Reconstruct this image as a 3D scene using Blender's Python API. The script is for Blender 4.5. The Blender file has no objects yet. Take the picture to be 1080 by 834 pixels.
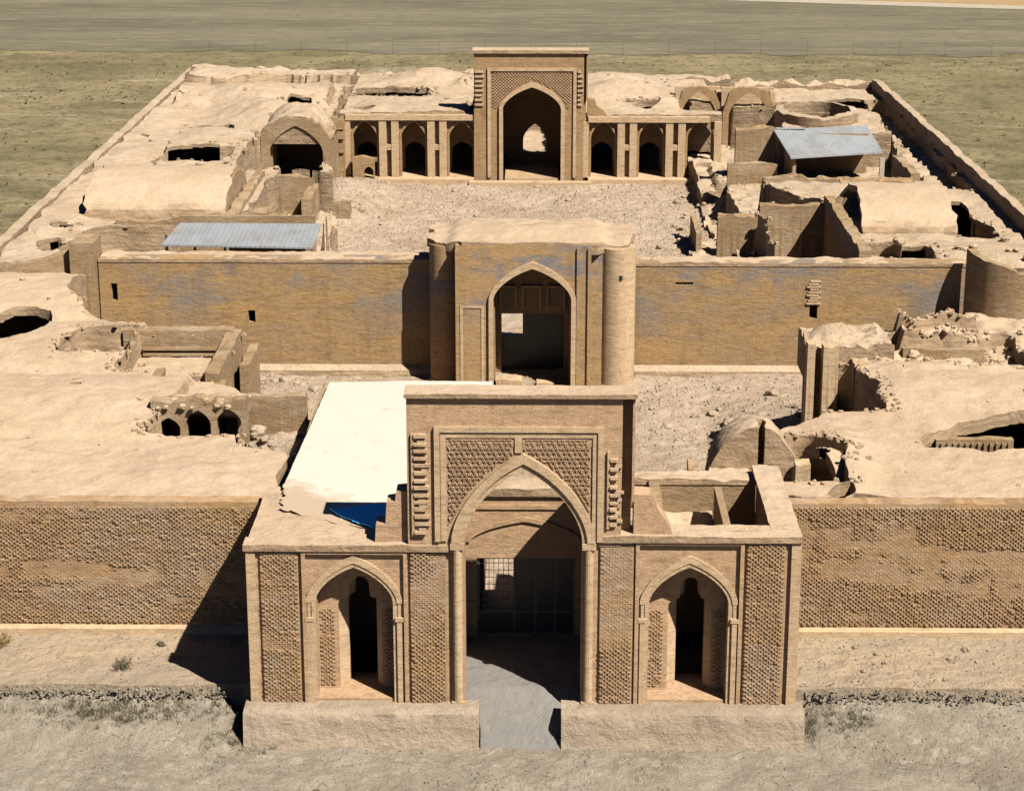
import bpy, math, random
import numpy as np
from mathutils import Vector, Matrix
random.seed(7)
S = bpy.context.scene
COL = S.collection
R = math.radians

# ------------------------------------------------------------------ camera
F, CX, CY, XV, YV = 2200.0, 540.0, 417.0, 566.0, -257.0
TH = math.atan((CY - YV) / F)
YAW = math.atan((XV - CX) / (F / math.cos(TH)))
fw = Vector((-math.sin(YAW) * math.cos(TH), math.cos(YAW) * math.cos(TH), -math.sin(TH)))
rt = Vector((math.cos(YAW), math.sin(YAW), 0))
up = rt.cross(fw)
CAM = Vector((0.39, -70.01, 33.3))
def at(px, py, z):                       # real-world point seen at a pixel, on the level z
    r = fw * F + rt * (px - CX) - up * (py - CY)
    t = (z - CAM.z) / r.z
    return CAM + r * t
cd = bpy.data.cameras.new('camera'); cam = bpy.data.objects.new('camera', cd); COL.objects.link(cam)
cam.matrix_world = Matrix(((rt.x, up.x, -fw.x, CAM.x), (rt.y, up.y, -fw.y, CAM.y), (rt.z, up.z, -fw.z, CAM.z), (0, 0, 0, 1)))
cd.sensor_width = 36; cd.lens = F / 1080 * 36; cd.clip_end = 20000; cd.clip_start = 0.5
S.camera = cam

# ------------------------------------------------------------------ light
SD = Vector((-3.5, 3.6, -6.0)).normalized()
w = bpy.data.worlds.new('World'); S.world = w; w.use_nodes = True
nt = w.node_tree
bg = nt.nodes['Background']
sky = nt.nodes.new('ShaderNodeTexSky'); sky.sky_type = 'NISHITA'; sky.sun_disc = False
sky.sun_elevation = math.asin(-SD.z); sky.sun_rotation = math.atan2(-SD.x, -SD.y)
sky.altitude = 3000; sky.air_density = 0.3; sky.dust_density = 0.05; sky.ozone_density = 5.0
nt.links.new(sky.outputs[0], bg.inputs[0]); bg.inputs[1].default_value = 0.05
sl = bpy.data.lights.new('sun', 'SUN'); sl.energy = 5.0; sl.angle = R(0.5); sl.color = (1.0, 0.95, 0.86)
so = bpy.data.objects.new('sun', sl); COL.objects.link(so); so.rotation_euler = SD.to_track_quat('-Z', 'Y').to_euler()
so.location = (40, -60, 80)
S.view_settings.view_transform = 'Standard'; S.view_settings.look = 'None'
S.cycles.diffuse_bounces = 1
S.view_settings.exposure = 1.29; S.view_settings.gamma = 1

# ------------------------------------------------------------------ noise
def _h(ix, iy, seed):
    n = (ix.astype(np.int64) * 374761393 + iy.astype(np.int64) * 668265263 + seed * 2147483647) & 0xffffffff
    n = ((n ^ (n >> 13)) * 1274126177) & 0xffffffff
    n = n ^ (n >> 16)
    return (n & 0xffff) / 65535.0
def vnoise(x, y, seed=0):
    x = np.asarray(x, float); y = np.asarray(y, float)
    ix = np.floor(x); iy = np.floor(y); fx = x - ix; fy = y - iy
    fx = fx * fx * (3 - 2 * fx); fy = fy * fy * (3 - 2 * fy)
    a = _h(ix, iy, seed); b = _h(ix + 1, iy, seed); c = _h(ix, iy + 1, seed); d = _h(ix + 1, iy + 1, seed)
    return (a * (1 - fx) + b * fx) * (1 - fy) + (c * (1 - fx) + d * fx) * fy
def fnoise(x, y, scale=1.0, octv=4, seed=0):      # about -1..1
    s = 0; a = 1; t = 0; f = 1.0 / scale
    for o in range(octv):
        s = s + a * (vnoise(np.asarray(x) * f + 17.3 * o, np.asarray(y) * f - 9.1 * o, seed + o) * 2 - 1); t += a
        a *= 0.5; f *= 2.03
    return s / t * 1.4
def n1(x, seed=0, scale=1.0, octv=3): return float(fnoise(np.array([x]), np.array([seed * 3.7]), scale, octv, seed)[0])

# ------------------------------------------------------------------ materials
KA = 0.5      # the photo is exposed bright over dark mud: lower albedo, higher exposure
class N:
    def __init__(s, name, rough=0.95, spec=0.15):
        s.m = bpy.data.materials.new(name); s.m.use_nodes = True; s.t = s.m.node_tree
        s.b = s.t.nodes['Principled BSDF']; s.b.inputs['Roughness'].default_value = rough
        s.b.inputs['Specular IOR Level'].default_value = spec
        s.pos = s.t.nodes.new('ShaderNodeNewGeometry').outputs['Position']
    def nd(s, k): return s.t.nodes.new(k)
    def l(s, a, b): s.t.links.new(a, b)
    def val(s, inp, v):
        if hasattr(v, 'links') or hasattr(v, 'is_linked'): s.l(v, inp)
        else: inp.default_value = v
    def scale(s, v, sc):
        n = s.nd('ShaderNodeVectorMath'); n.operation = 'MULTIPLY'; s.l(v, n.inputs[0]); n.inputs[1].default_value = sc; return n.outputs[0]
    def noise(s, sc, detail=4, vec=None, rough=0.55, dist=0.0):
        n = s.nd('ShaderNodeTexNoise'); s.l(vec or s.pos, n.inputs['Vector'])
        n.inputs['Scale'].default_value = sc; n.inputs['Detail'].default_value = detail
        n.inputs['Roughness'].default_value = rough; n.inputs['Distortion'].default_value = dist
        return n.outputs['Fac']
    def ramp(s, fac, a, b, lo=0.0, hi=1.0):
        n = s.nd('ShaderNodeMapRange'); s.l(fac, n.inputs['Value'])
        n.inputs['From Min'].default_value = a; n.inputs['From Max'].default_value = b
        n.inputs['To Min'].default_value = lo; n.inputs['To Max'].default_value = hi
        return n.outputs['Result']
    def mix(s, fac, a, b, mode='MIX'):
        n = s.nd('ShaderNodeMix'); n.data_type = 'RGBA'; n.blend_type = mode
        s.val(n.inputs['Factor'], fac)
        for i, v in ((6, a), (7, b)):
            if isinstance(v, tuple): n.inputs[i].default_value = (v[0] * KA, v[1] * KA, v[2] * KA, 1)
            else: s.l(v, n.inputs[i])
        return n.outputs[2]
    def math(s, op, a, b=0.0):
        n = s.nd('ShaderNodeMath'); n.operation = op; s.val(n.inputs[0], a); s.val(n.inputs[1], b); return n.outputs[0]
    def color(s, c): s.l(c, s.b.inputs['Base Color']); return s
    def bump(s, hs):                      # list of (height, strength, distance)
        prev = None
        for h, st, d in hs:
            n = s.nd('ShaderNodeBump'); n.inputs['Strength'].default_value = st; n.inputs['Distance'].default_value = d
            s.l(h, n.inputs['Height'])
            if prev is not None: s.l(prev, n.inputs['Normal'])
            prev = n.outputs['Normal']
        s.l(prev, s.b.inputs['Normal']); return s

def mud(name, c1, c2, c3, st=0.5, steep=True):
    k = N(name)
    c = k.mix(k.ramp(k.noise(0.22, 5), 0.35, 0.65), c1, c2)
    c = k.mix(k.ramp(k.noise(0.5, 7, rough=0.7, dist=0.8), 0.52, 0.72, 0, 0.65), c, c3)
    c = k.mix(k.ramp(k.noise(1.6, 7, rough=0.75), 0.5, 0.7, 0, 0.6), c, c3)
    streak = k.noise(1.0, 6, k.scale(k.pos, (0.35, 0.35, 2.5)), 0.65)
    c = k.mix(k.ramp(streak, 0.5, 0.75, 0, 0.5), c, c3)
    c = k.mix(k.ramp(k.noise(0.8, 6, rough=0.7), 0.6, 0.68, 0, 0.4), c, (min(1, c1[0] * 1.2), min(1, c1[1] * 1.2), min(1, c1[2] * 1.25)))
    c = k.mix(k.ramp(k.noise(8, 5, rough=0.75), 0.5, 0.7, 0, 0.4), c, (c3[0] * .65, c3[1] * .63, c3[2] * .6))
    if steep:                                  # the plaster has gone from steep faces and shows the brick core
        gn = k.nd('ShaderNodeSeparateXYZ'); k.l(k.t.nodes['Geometry'].outputs['True Normal'], gn.inputs[0])
        core = k.mix(k.ramp(k.noise(1.0, 6, k.scale(k.pos, (.6, .6, 7.0)), 0.7), 0.42, 0.62), (c2[0] * .84, c2[1] * .80, c2[2] * .74), (c3[0] * .62, c3[1] * .58, c3[2] * .52))
        c = k.mix(k.ramp(k.math('ADD', k.math('ABSOLUTE', gn.outputs[2]), k.math('MULTIPLY', k.noise(2.5, 4), .3)), .55, .85, .9, 0), c, core)
    k.color(c)
    return k.bump([(k.noise(1.2, 5, rough=0.6), st, 0.25), (k.noise(6, 6, rough=0.75), st, 0.07), (k.noise(1.0, 5, k.scale(k.pos, (2.5, 2.5, 11)), 0.7), st * .7, 0.05)]).m

def bricks(name, c1, c2, mortar, ochre, patch=None, pamt=0.0, strata=0.7, bw=0.27, bh=0.075, st=0.6, pz=None):
    k = N(name)
    sx = k.nd('ShaderNodeSeparateXYZ'); k.l(k.pos, sx.inputs[0])
    cb = k.nd('ShaderNodeCombineXYZ'); k.l(k.math('ADD', sx.outputs[0], sx.outputs[1]), cb.inputs[0]); k.l(sx.outputs[2], cb.inputs[1])
    bt = k.nd('ShaderNodeTexBrick'); k.l(cb.outputs[0], bt.inputs['Vector'])
    bt.inputs['Color1'].default_value = (*[q * KA for q in c1], 1); bt.inputs['Color2'].default_value = (*[q * KA for q in c2], 1); bt.inputs['Mortar'].default_value = (*[q * KA for q in mortar], 1)
    bt.inputs['Scale'].default_value = 1; bt.inputs['Mortar Size'].default_value = 0.011; bt.inputs['Mortar Smooth'].default_value = 0.3
    bt.inputs['Brick Width'].default_value = bw; bt.inputs['Row Height'].default_value = bh
    c = bt.outputs['Color']
    ns = k.noise(1.0, 7, k.scale(k.pos, (0.2, 0.2, 1.0)), 0.68, 0.6)
    c = k.mix(k.ramp(ns, 0.44, 0.60, 0, strata), c, ochre)
    nd = k.noise(1.0, 7, k.scale(k.pos, (0.9, 0.9, 4.5)), 0.75)
    c = k.mix(k.ramp(nd, 0.5, 0.68, 0, 0.62), c, (ochre[0] * .42, ochre[1] * .4, ochre[2] * .4))
    if patch:
        pf = k.ramp(k.noise(0.33, 7, k.scale(k.pos, (.6, .6, 1.2)), 0.75), 0.485, 0.59, 0, pamt)
        if pz:
            pf = k.math('MULTIPLY', pf, k.ramp(k.math('ADD', sx.outputs[2], k.math('MULTIPLY', k.noise(0.5, 3), 3.0)), pz[0] + 1.5, pz[1] + 1.5))
        c = k.mix(pf, c, patch)
    c = k.mix(k.ramp(k.noise(1.0, 6, k.scale(k.pos, (1.3, 1.3, .14)), 0.7), 0.54, 0.68, 0, 0.4), c, (c1[0] * .55, c1[1] * .5, c1[2] * .46))
    c = k.mix(k.ramp(k.noise(1.1, 7, rough=0.75), 0.52, 0.68, 0, 0.55), c, (c1[0] * .58, c1[1] * .52, c1[2] * .46))
    c = k.mix(k.ramp(k.noise(5, 5, rough=0.8), 0.5, 0.66, 0, 0.6), c, (c1[0] * .5, c1[1] * .45, c1[2] * .4))
    c = k.mix(k.ramp(k.noise(3.1, 6, rough=0.8), 0.56, 0.7, 0, 0.5), c, (min(1, c2[0] * 1.3), min(1, c2[1] * 1.3), min(1, c2[2] * 1.35)))
    k.color(c)
    return k.bump([(bt.outputs['Fac'], -st * 0.6, 0.02), (k.noise(1.6, 6, k.scale(k.pos, (1.0, 1.0, 3.0)), 0.75), st, 0.07), (k.noise(14, 4), st * 0.7, 0.03)]).m

M = {}
M['roof'] = mud('mud_plaster', (.70, .52, .36), (.62, .45, .30), (.47, .335, .21), 0.6)
M['roof2'] = mud('mud_plaster_inner', (.69, .525, .37), (.59, .44, .295), (.41, .295, .19), 0.9)
M['mudwall'] = bricks('worn_brick_wall', (.47, .325, .19), (.42, .285, .16), (.31, .205, .115), (.45, .29, .14), (.55, .42, .28), 0.6, 0.5, bw=.3, bh=.085, st=1.0)
M['front'] = bricks('carved_brick', (.61, .405, .25), (.69, .46, .285), (.47, .31, .185), (.65, .41, .22), strata=0.45)
M['lattice'] = bricks('patterned_brick', (.62, .41, .24), (.52, .34, .19), (.33, .21, .115), (.58, .355, .16), (.54, .42, .31), 0.5, 0.6)
M['trim'] = bricks('pale_trim_brick', (.76, .55, .35), (.69, .49, .305), (.56, .39, .23), (.70, .485, .27), strata=0.35)
M['ochre'] = bricks('ochre_brick', (.46, .305, .165), (.51, .345, .195), (.34, .225, .12), (.54, .33, .135), (.26, .25, .245), 0.9, 0.8, st=0.9, pz=(1.5, 4.5))
M['gatebrick'] = bricks('glazed_patch_brick', (.50, .33, .175), (.54, .36, .20), (.39, .255, .135), (.58, .35, .14), (.24, .24, .255), 1.0, 0.6, pz=(2.5, 5.5))
M['palace'] = bricks('palace_brick', (.47, .31, .165), (.51, .335, .18), (.40, .26, .14), (.48, .29, .125), strata=0.4, st=0.7)
M['carve'] = bricks('carved_spandrel', (.68, .45, .28), (.62, .41, .25), (.54, .355, .215), (.66, .43, .24), strata=0.3)
M['stone'] = mud('plinth_stone', (.54, .425, .31), (.45, .35, .25), (.29, .225, .15), 0.8, False)

def ground_mat(name, a, b, c, d, sc=1.0, st=0.6, vor=0.0):
    k = N(name)
    x = k.mix(k.ramp(k.noise(0.12 * sc, 6, rough=0.6), 0.38, 0.62), a, b)
    x = k.mix(k.ramp(k.noise(0.9 * sc, 7, rough=0.7), 0.5, 0.66, 0, 0.8), x, c)
    x = k.mix(k.ramp(k.noise(4.5 * sc, 6, rough=0.75), 0.54, 0.68, 0, 0.7), x, d)
    k.color(x)
    return k.bump([(k.noise(1.1 * sc, 5), st, 0.3), (k.noise(6 * sc, 6, rough=0.75), st, 0.12)]).m
M['gravel'] = ground_mat('gravel_ground', (.56, .475, .365), (.42, .345, .255), (.68, .59, .47), (.22, .18, .125), 2.0, 1.0)
M['sand'] = ground_mat('sandy_terrace', (.60, .445, .29), (.49, .385, .275), (.40, .31, .225), (.31, .235, .16), 1.3, 0.8)
M['court'] = ground_mat('court_rubble_ground', (.68, .52, .38), (.54, .40, .275), (.76, .61, .47), (.27, .19, .12), 1.5, 1.0)
M['paving'] = ground_mat('grey_paving', (.30, .28, .25), (.255, .24, .22), (.34, .30, .255), (.21, .19, .165), 1.6, 0.5)

def field_mat():
    k = N('dry_grass_field')
    big = k.noise(1, 7, k.scale(k.pos, (0.025, 0.04, 0.02)), 0.65, 1.0)
    c = k.mix(k.ramp(big, 0.43, 0.57), (.40, .325, .165), (.52, .415, .225))
    c = k.mix(k.ramp(k.noise(1, 7, k.scale(k.pos, (0.07, 0.12, 0.1)), 0.75, 0.6), 0.48, 0.6, 0, 0.8), c, (.27, .225, .115))
    c = k.mix(k.ramp(k.noise(1, 8, k.scale(k.pos, (0.03, 0.14, 0.1)), 0.72, 1.6), 0.57, 0.64, 0, 0.8), c, (.74, .60, .38))
    c = k.mix(k.ramp(k.noise(0.45, 8, rough=0.85), 0.5, 0.62, 0, 0.75), c, (.18, .15, .075))
    c = k.mix(k.ramp(k.noise(1.8, 6, rough=0.85), 0.5, 0.64, 0, 0.7), c, (.11, .095, .05))
    k.color(c)
    return k.bump([(k.noise(0.9, 8, rough=0.85), 1.0, 0.5)]).m
M['field'] = field_mat()
def plough_mat(name, a, b, c):
    k = N(name)
    x = k.mix(k.ramp(k.noise(1, 6, k.scale(k.pos, (0.02, 0.09, 0.1)), 0.65, 0.3), 0.4, 0.6), a, b)
    x = k.mix(k.ramp(k.noise(1, 7, k.scale(k.pos, (0.12, 0.7, 0.1)), 0.75), 0.5, 0.68, 0, 0.75), x, c)
    x = k.mix(k.ramp(k.noise(1, 5, k.scale(k.pos, (0.7, 1.2, 0.1)), 0.75), 0.5, 0.68, 0, 0.6), x, (b[0] * .6, b[1] * .6, b[2] * .6))
    k.color(x)
    return k.bump([(k.noise(1, 5, k.scale(k.pos, (0.3, 2.0, 0.1)), 0.8), 0.7, 0.3)]).m
M['plough'] = plough_mat('ploughed_earth', (.25, .22, .145), (.175, .155, .10), (.40, .335, .21))
M['stubble'] = plough_mat('golden_stubble', (.50, .34, .17), (.44, .30, .145), (.55, .39, .22))
M['road'] = plough_mat('dirt_track', (.58, .49, .37), (.53, .45, .34), (.62, .54, .42))

def plain(name, c, rough=0.6, metal=0.0, var=0.25, sc=3.0, bump=0.15):
    k = N(name, rough, 0.4); k.b.inputs['Metallic'].default_value = metal
    x = k.mix(k.ramp(k.noise(sc, 5, rough=0.65), 0.4, 0.72, 0, var), c, (c[0] * .55, c[1] * .52, c[2] * .48))
    k.color(x); return k.bump([(k.noise(sc * 2, 4), bump, 0.05)]).m
def sheet_mat():
    k = N('white_roof_sheet', 0.55, 0.3)
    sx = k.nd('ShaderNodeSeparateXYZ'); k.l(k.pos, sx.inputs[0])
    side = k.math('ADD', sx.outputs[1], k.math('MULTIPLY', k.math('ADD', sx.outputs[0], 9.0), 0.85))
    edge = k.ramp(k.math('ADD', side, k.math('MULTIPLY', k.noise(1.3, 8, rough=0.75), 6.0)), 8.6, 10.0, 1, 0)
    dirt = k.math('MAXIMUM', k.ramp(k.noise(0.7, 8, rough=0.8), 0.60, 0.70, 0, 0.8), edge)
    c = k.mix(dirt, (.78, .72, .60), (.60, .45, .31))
    k.color(c); return k.bump([(k.noise(1.5, 3), 0.15, 0.05)]).m
M['white'] = sheet_mat()
M['blue'] = plain('blue_portal_shadow', (.10, .90, 1.65), 0.6, 0, 0.25, 2.0, 0.5)  # blue of the portal's shadow on the white roof, put into a colour
def tin_mat(name, c):
    k = N(name, 0.5, 0.5); k.b.inputs['Metallic'].default_value = 0.25
    wv = k.nd('ShaderNodeTexWave'); wv.wave_type = 'BANDS'; wv.bands_direction = 'X'; k.l(k.pos, wv.inputs['Vector']); wv.inputs['Scale'].default_value = 1.1; wv.inputs['Distortion'].default_value = .6
    x = k.mix(k.ramp(k.noise(0.8, 6, k.scale(k.pos, (1, .4, 1)), 0.7), 0.45, 0.7, 0, 0.6), c, (c[0] * .62, c[1] * .58, c[2] * .52))
    x = k.mix(k.ramp(k.noise(0.45, 7, rough=0.75), 0.54, 0.68, 0, 0.75), x, (.42, .33, .24))
    k.color(x); return k.bump([(wv.outputs['Fac'], 0.25, 0.04), (k.noise(.9, 4), .4, .1)]).m
M['tin'] = tin_mat('galvanised_sheet', (.50, .52, .54))
M['iron'] = plain('grey_painted_iron', (.16, .165, .175), 0.5, 0.3, 0.4, 6)
M['dark'] = plain('dark_door_panel', (.05, .052, .058), 0.35, 0.0, 0.3, 5)
M['wood'] = plain('weathered_wood', (.20, .14, .085), 0.8, 0.0, 0.5, 6)
M['plaster'] = plain('pale_plaster', (.62, .52, .40), 0.9, 0.0, 0.3, 2)
M['bushy'] = plain('dry_shrub_leaf', (.30, .21, .07), 0.9, 0.0, 0.5, 8)
M['bushg'] = plain('grey_green_leaf', (.16, .14, .075), 0.9, 0.0, 0.6, 8)

# ------------------------------------------------------------------ mesh builder
class MB:
    def __init__(s): s.v = []; s.f = []; s.pc = []
    def add(s, vs, fs):
        o = len(s.v); s.pc.append((len(s.v), len(vs), len(s.f), len(fs))); s.v += [tuple(p) for p in vs]; s.f += [tuple(i + o for i in f) for f in fs]; return s
    def box(s, x0, x1, y0, y1, z0, z1, noback=False):
        vs = [(x0, y0, z0), (x1, y0, z0), (x1, y1, z0), (x0, y1, z0), (x0, y0, z1), (x1, y0, z1), (x1, y1, z1), (x0, y1, z1)]
        fs = [(0, 1, 5, 4), (1, 2, 6, 5), (3, 0, 4, 7), (4, 5, 6, 7), (0, 3, 2, 1)]
        if not noback: fs.append((2, 3, 7, 6))
        return s.add(vs, fs)
    def prism(s, poly, y0, y1):           # outline in x,z extruded along y
        n = len(poly)
        vs = [(p[0], y0, p[1]) for p in poly] + [(p[0], y1, p[1]) for p in poly]
        fs = [tuple(range(n)), tuple(range(2 * n - 1, n - 1, -1))]
        fs += [(i, i + n, (i + 1) % n + n, (i + 1) % n) for i in range(n)]
        return s.add(vs, fs)
    def prism_x(s, poly, x0, x1):         # outline in y,z extruded along x
        n = len(poly)
        vs = [(x0, p[0], p[1]) for p in poly] + [(x1, p[0], p[1]) for p in poly]
        fs = [tuple(range(n)), tuple(range(2 * n - 1, n - 1, -1))]
        fs += [(i, i + n, (i + 1) % n + n, (i + 1) % n) for i in range(n)]
        return s.add(vs, fs)
    def prism_z(s, poly, z0, z1):
        n = len(poly)
        vs = [(p[0], p[1], z0) for p in poly] + [(p[0], p[1], z1) for p in poly]
        fs = [tuple(range(n)), tuple(range(2 * n - 1, n - 1, -1))]
        fs += [(i, i + n, (i + 1) % n + n, (i + 1) % n) for i in range(n)]
        return s.add(vs, fs)
    def band(s, a, b, y0, y1):            # strip between two equal-length curves in x,z
        n = len(a)
        vs = [(p[0], y0, p[1]) for p in a] + [(p[0], y0, p[1]) for p in b] + [(p[0], y1, p[1]) for p in a] + [(p[0], y1, p[1]) for p in b]
        fs = []
        for i in range(n - 1):
            fs += [(i, i + 1, n + i + 1, n + i), (2 * n + i, 3 * n + i, 3 * n + i + 1, 2 * n + i + 1),
                   (i, 2 * n + i, 2 * n + i + 1, i + 1), (n + i, n + i + 1, 3 * n + i + 1, 3 * n + i)]
        fs += [(0, n, 3 * n, 2 * n), (n - 1, 3 * n - 1, 4 * n - 1, 2 * n - 1)]
        return s.add(vs, fs)
    def cyl(s, x, y, z0, z1, r0, r1=None, n=16, cap=True):
        r1 = r0 if r1 is None else r1
        vs = [(x + r0 * math.cos(2 * math.pi * i / n), y + r0 * math.sin(2 * math.pi * i / n), z0) for i in range(n)]
        vs += [(x + r1 * math.cos(2 * math.pi * i / n), y + r1 * math.sin(2 * math.pi * i / n), z1) for i in range(n)]
        fs = [(i, (i + 1) % n, (i + 1) % n + n, i + n) for i in range(n)]
        if cap: fs += [tuple(range(n, 2 * n)), tuple(range(n - 1, -1, -1))]
        return s.add(vs, fs)
    def bar(s, a, b, wd, dp=None):        # square bar from a to b
        a = Vector(a); b = Vector(b); d = (b - a).normalized(); dp = dp or wd
        u = d.cross(Vector((0, 0, 1)) if abs(d.z) < 0.9 else Vector((0, 1, 0))).normalized(); v = d.cross(u)
        vs = [p + u * wd / 2 * i + v * dp / 2 * j for p in (a, b) for i, j in ((-1, -1), (1, -1), (1, 1), (-1, 1))]
        return s.add(vs, [(0, 1, 2, 3), (7, 6, 5, 4), (0, 4, 5, 1), (1, 5, 6, 2), (2, 6, 7, 3), (3, 7, 4, 0)])
    def split(s, name, mat, parent=None, smooth=None):   # every piece added becomes a part of its own
        out = []
        for v0, nv, f0, nf in s.pc:
            m = MB(); m.v = s.v[v0:v0 + nv]; m.f = [tuple(i - v0 for i in f) for f in s.f[f0:f0 + nf]]; out.append(m.build(name, mat, parent, smooth))
        return out
    def build(s, name, mat, parent=None, smooth=None, jit=0.0):
        o0 = parent_world(parent)
        vs = [(x - o0.x, y - o0.y, z - o0.z) for x, y, z in s.v]
        me = bpy.data.meshes.new(name); me.from_pydata(vs, [], s.f); me.update()
        fix_normals(me)
        me.materials.append(M[mat] if isinstance(mat, str) else mat)
        if smooth is not None:
            me.polygons.foreach_set('use_smooth', [True] * len(me.polygons)); me.set_sharp_from_angle(angle=R(smooth))
        o = bpy.data.objects.new(name, me); COL.objects.link(o)
        if parent: o.parent = parent
        return o
import bmesh
def fix_normals(me):
    bm = bmesh.new(); bm.from_mesh(me); bmesh.ops.recalc_face_normals(bm, faces=bm.faces); bm.to_mesh(me); bm.free()
def parent_world(p):
    v = Vector((0, 0, 0))
    while p: v = v + p.location; p = p.parent
    return v
def tag(o, label, cat, group=None):
    o['label'] = label; o['category'] = cat
    if group: o['group'] = group
    return o
def thing(name, label, cat, loc, group=None):
    o = bpy.data.objects.new(name, None); COL.objects.link(o); o.location = loc; o.empty_display_size = 0.5
    return tag(o, label, cat, group)
def struct(o, kind='structure', label=None):
    o['kind'] = kind
    if label: o['label'] = label
    return o

# ------------------------------------------------------------------ shapes
def arch(cx, hw, zs, za, n=11, k=0.37):   # four-centred arch, left spring -> apex -> right spring
    h = za - zs; out = []
    for i in range(2 * n + 1):
        t = math.pi * (1 - i / (2 * n)); u = math.cos(t)
        out.append((cx + hw * u, zs + h * ((1 - k) * math.sqrt(max(0, 1 - u * u)) + k * (1 - abs(u)))))
    return out
def rag(x0, x1, z, amp, step=0.35, seed=0):   # an uneven top edge
    n = max(2, int(abs(x1 - x0) / step)); out = []
    for i in range(n + 1):
        x = x0 + (x1 - x0) * i / n
        out.append((x, z + amp * n1(x, seed, 0.9)))
    return out
def wall_arch(mb, x0, x1, z0, top, y0, y1, notches):
    """wall in x,z with notches (cx, hw, zs, za) open to the bottom; top is z or a list of points left to right"""
    poly = [(x0, z0)] + (top if isinstance(top, list) else [(x0, top), (x1, top)]) + [(x1, z0)]
    for cx, hw, zs, za in sorted(notches, key=lambda q: -q[0]):
        poly += [(cx + hw, z0)] + arch(cx, hw, zs, za)[::-1] + [(cx - hw, z0)]
    return mb.prism(poly, y0, y1)
def grid_wall(mb, x0, x1, z0, z1, y0, y1, holes):
    """box wall with rectangular holes (hx0,hx1,hz0,hz1)"""
    xs = sorted({x0, x1, *[h[0] for h in holes], *[h[1] for h in holes]}); zs = sorted({z0, z1, *[h[2] for h in holes], *[h[3] for h in holes]})
    for i in range(len(xs) - 1):
        for j in range(len(zs) - 1):
            mx = (xs[i] + xs[i + 1]) / 2; mz = (zs[j] + zs[j + 1]) / 2
            if any(h[0] < mx < h[1] and h[2] < mz < h[3] for h in holes): continue
            a, b, c, d = xs[i], xs[i + 1], zs[j], zs[j + 1]
            mb.add([(a, y0, c), (b, y0, c), (b, y0, d), (a, y0, d)], [(0, 1, 2, 3)])
            mb.add([(a, y1, c), (b, y1, c), (b, y1, d), (a, y1, d)], [(3, 2, 1, 0)])
    for a, b, c, d in holes:
        mb.add([(a, y0, c), (b, y0, c), (b, y0, d), (a, y0, d), (a, y1, c), (b, y1, c), (b, y1, d), (a, y1, d)],
               [(0, 4, 5, 1), (1, 5, 6, 2), (2, 6, 7, 3), (3, 7, 4, 0)])
    mb.add([(x0, y0, z0), (x1, y0, z0), (x1, y1, z0), (x0, y1, z0), (x0, y0, z1), (x1, y0, z1), (x1, y1, z1), (x0, y1, z1)],
           [(1, 2, 6, 5), (3, 0, 4, 7), (4, 5, 6, 7)])
    return mb
def lattice(mb, x0, x1, z0, z1, yb, dep, pw=0.25, bh=0.10, keep=lambda x, z: 1, seed=1):
    """raised bricks in a staggered net, every brick a little different"""
    rnd = random.Random(seed); nx = int((x1 - x0) / pw); nz = int((z1 - z0) / bh); bl = pw * .66
    for j in range(nz):
        for i in range(nx + 1):
            a = x0 + i * pw - (pw / 2 if j % 2 else 0) + rnd.uniform(-.008, .008); b = min(a + bl, x1); a = max(a, x0)
            if b - a < .04: continue
            c = z0 + j * bh
            kf = keep(a + bl / 2, c + bh / 2)
            if kf <= 0.02: continue
            d = dep * kf * rnd.uniform(0.5, 1.2)
            if rnd.random() < .03: continue
            mb.box(a, b, yb - d, yb + 0.004, c + .008, c + bh - rnd.uniform(.006, .022), True)
    return mb
def blob(mb, c, r, seed, sq=(1, 1, 0.7), sub=2):
    bm = bmesh.new(); bmesh.ops.create_icosphere(bm, subdivisions=sub, radius=1)
    P = np.array([v.co[:] for v in bm.verts])
    k = 1 + 0.34 * fnoise(P[:, 0] * 1.3 + seed * 5.1, P[:, 1] * 1.3 + P[:, 2] * 1.7, 1, 3, seed)
    P = P * k[:, None] * r * np.array(sq)
    mb.add([(c[0] + p[0], c[1] + p[1], c[2] + p[2]) for p in P], [tuple(v.index for v in f.verts) for f in bm.faces]); bm.free()
    return mb

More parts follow.
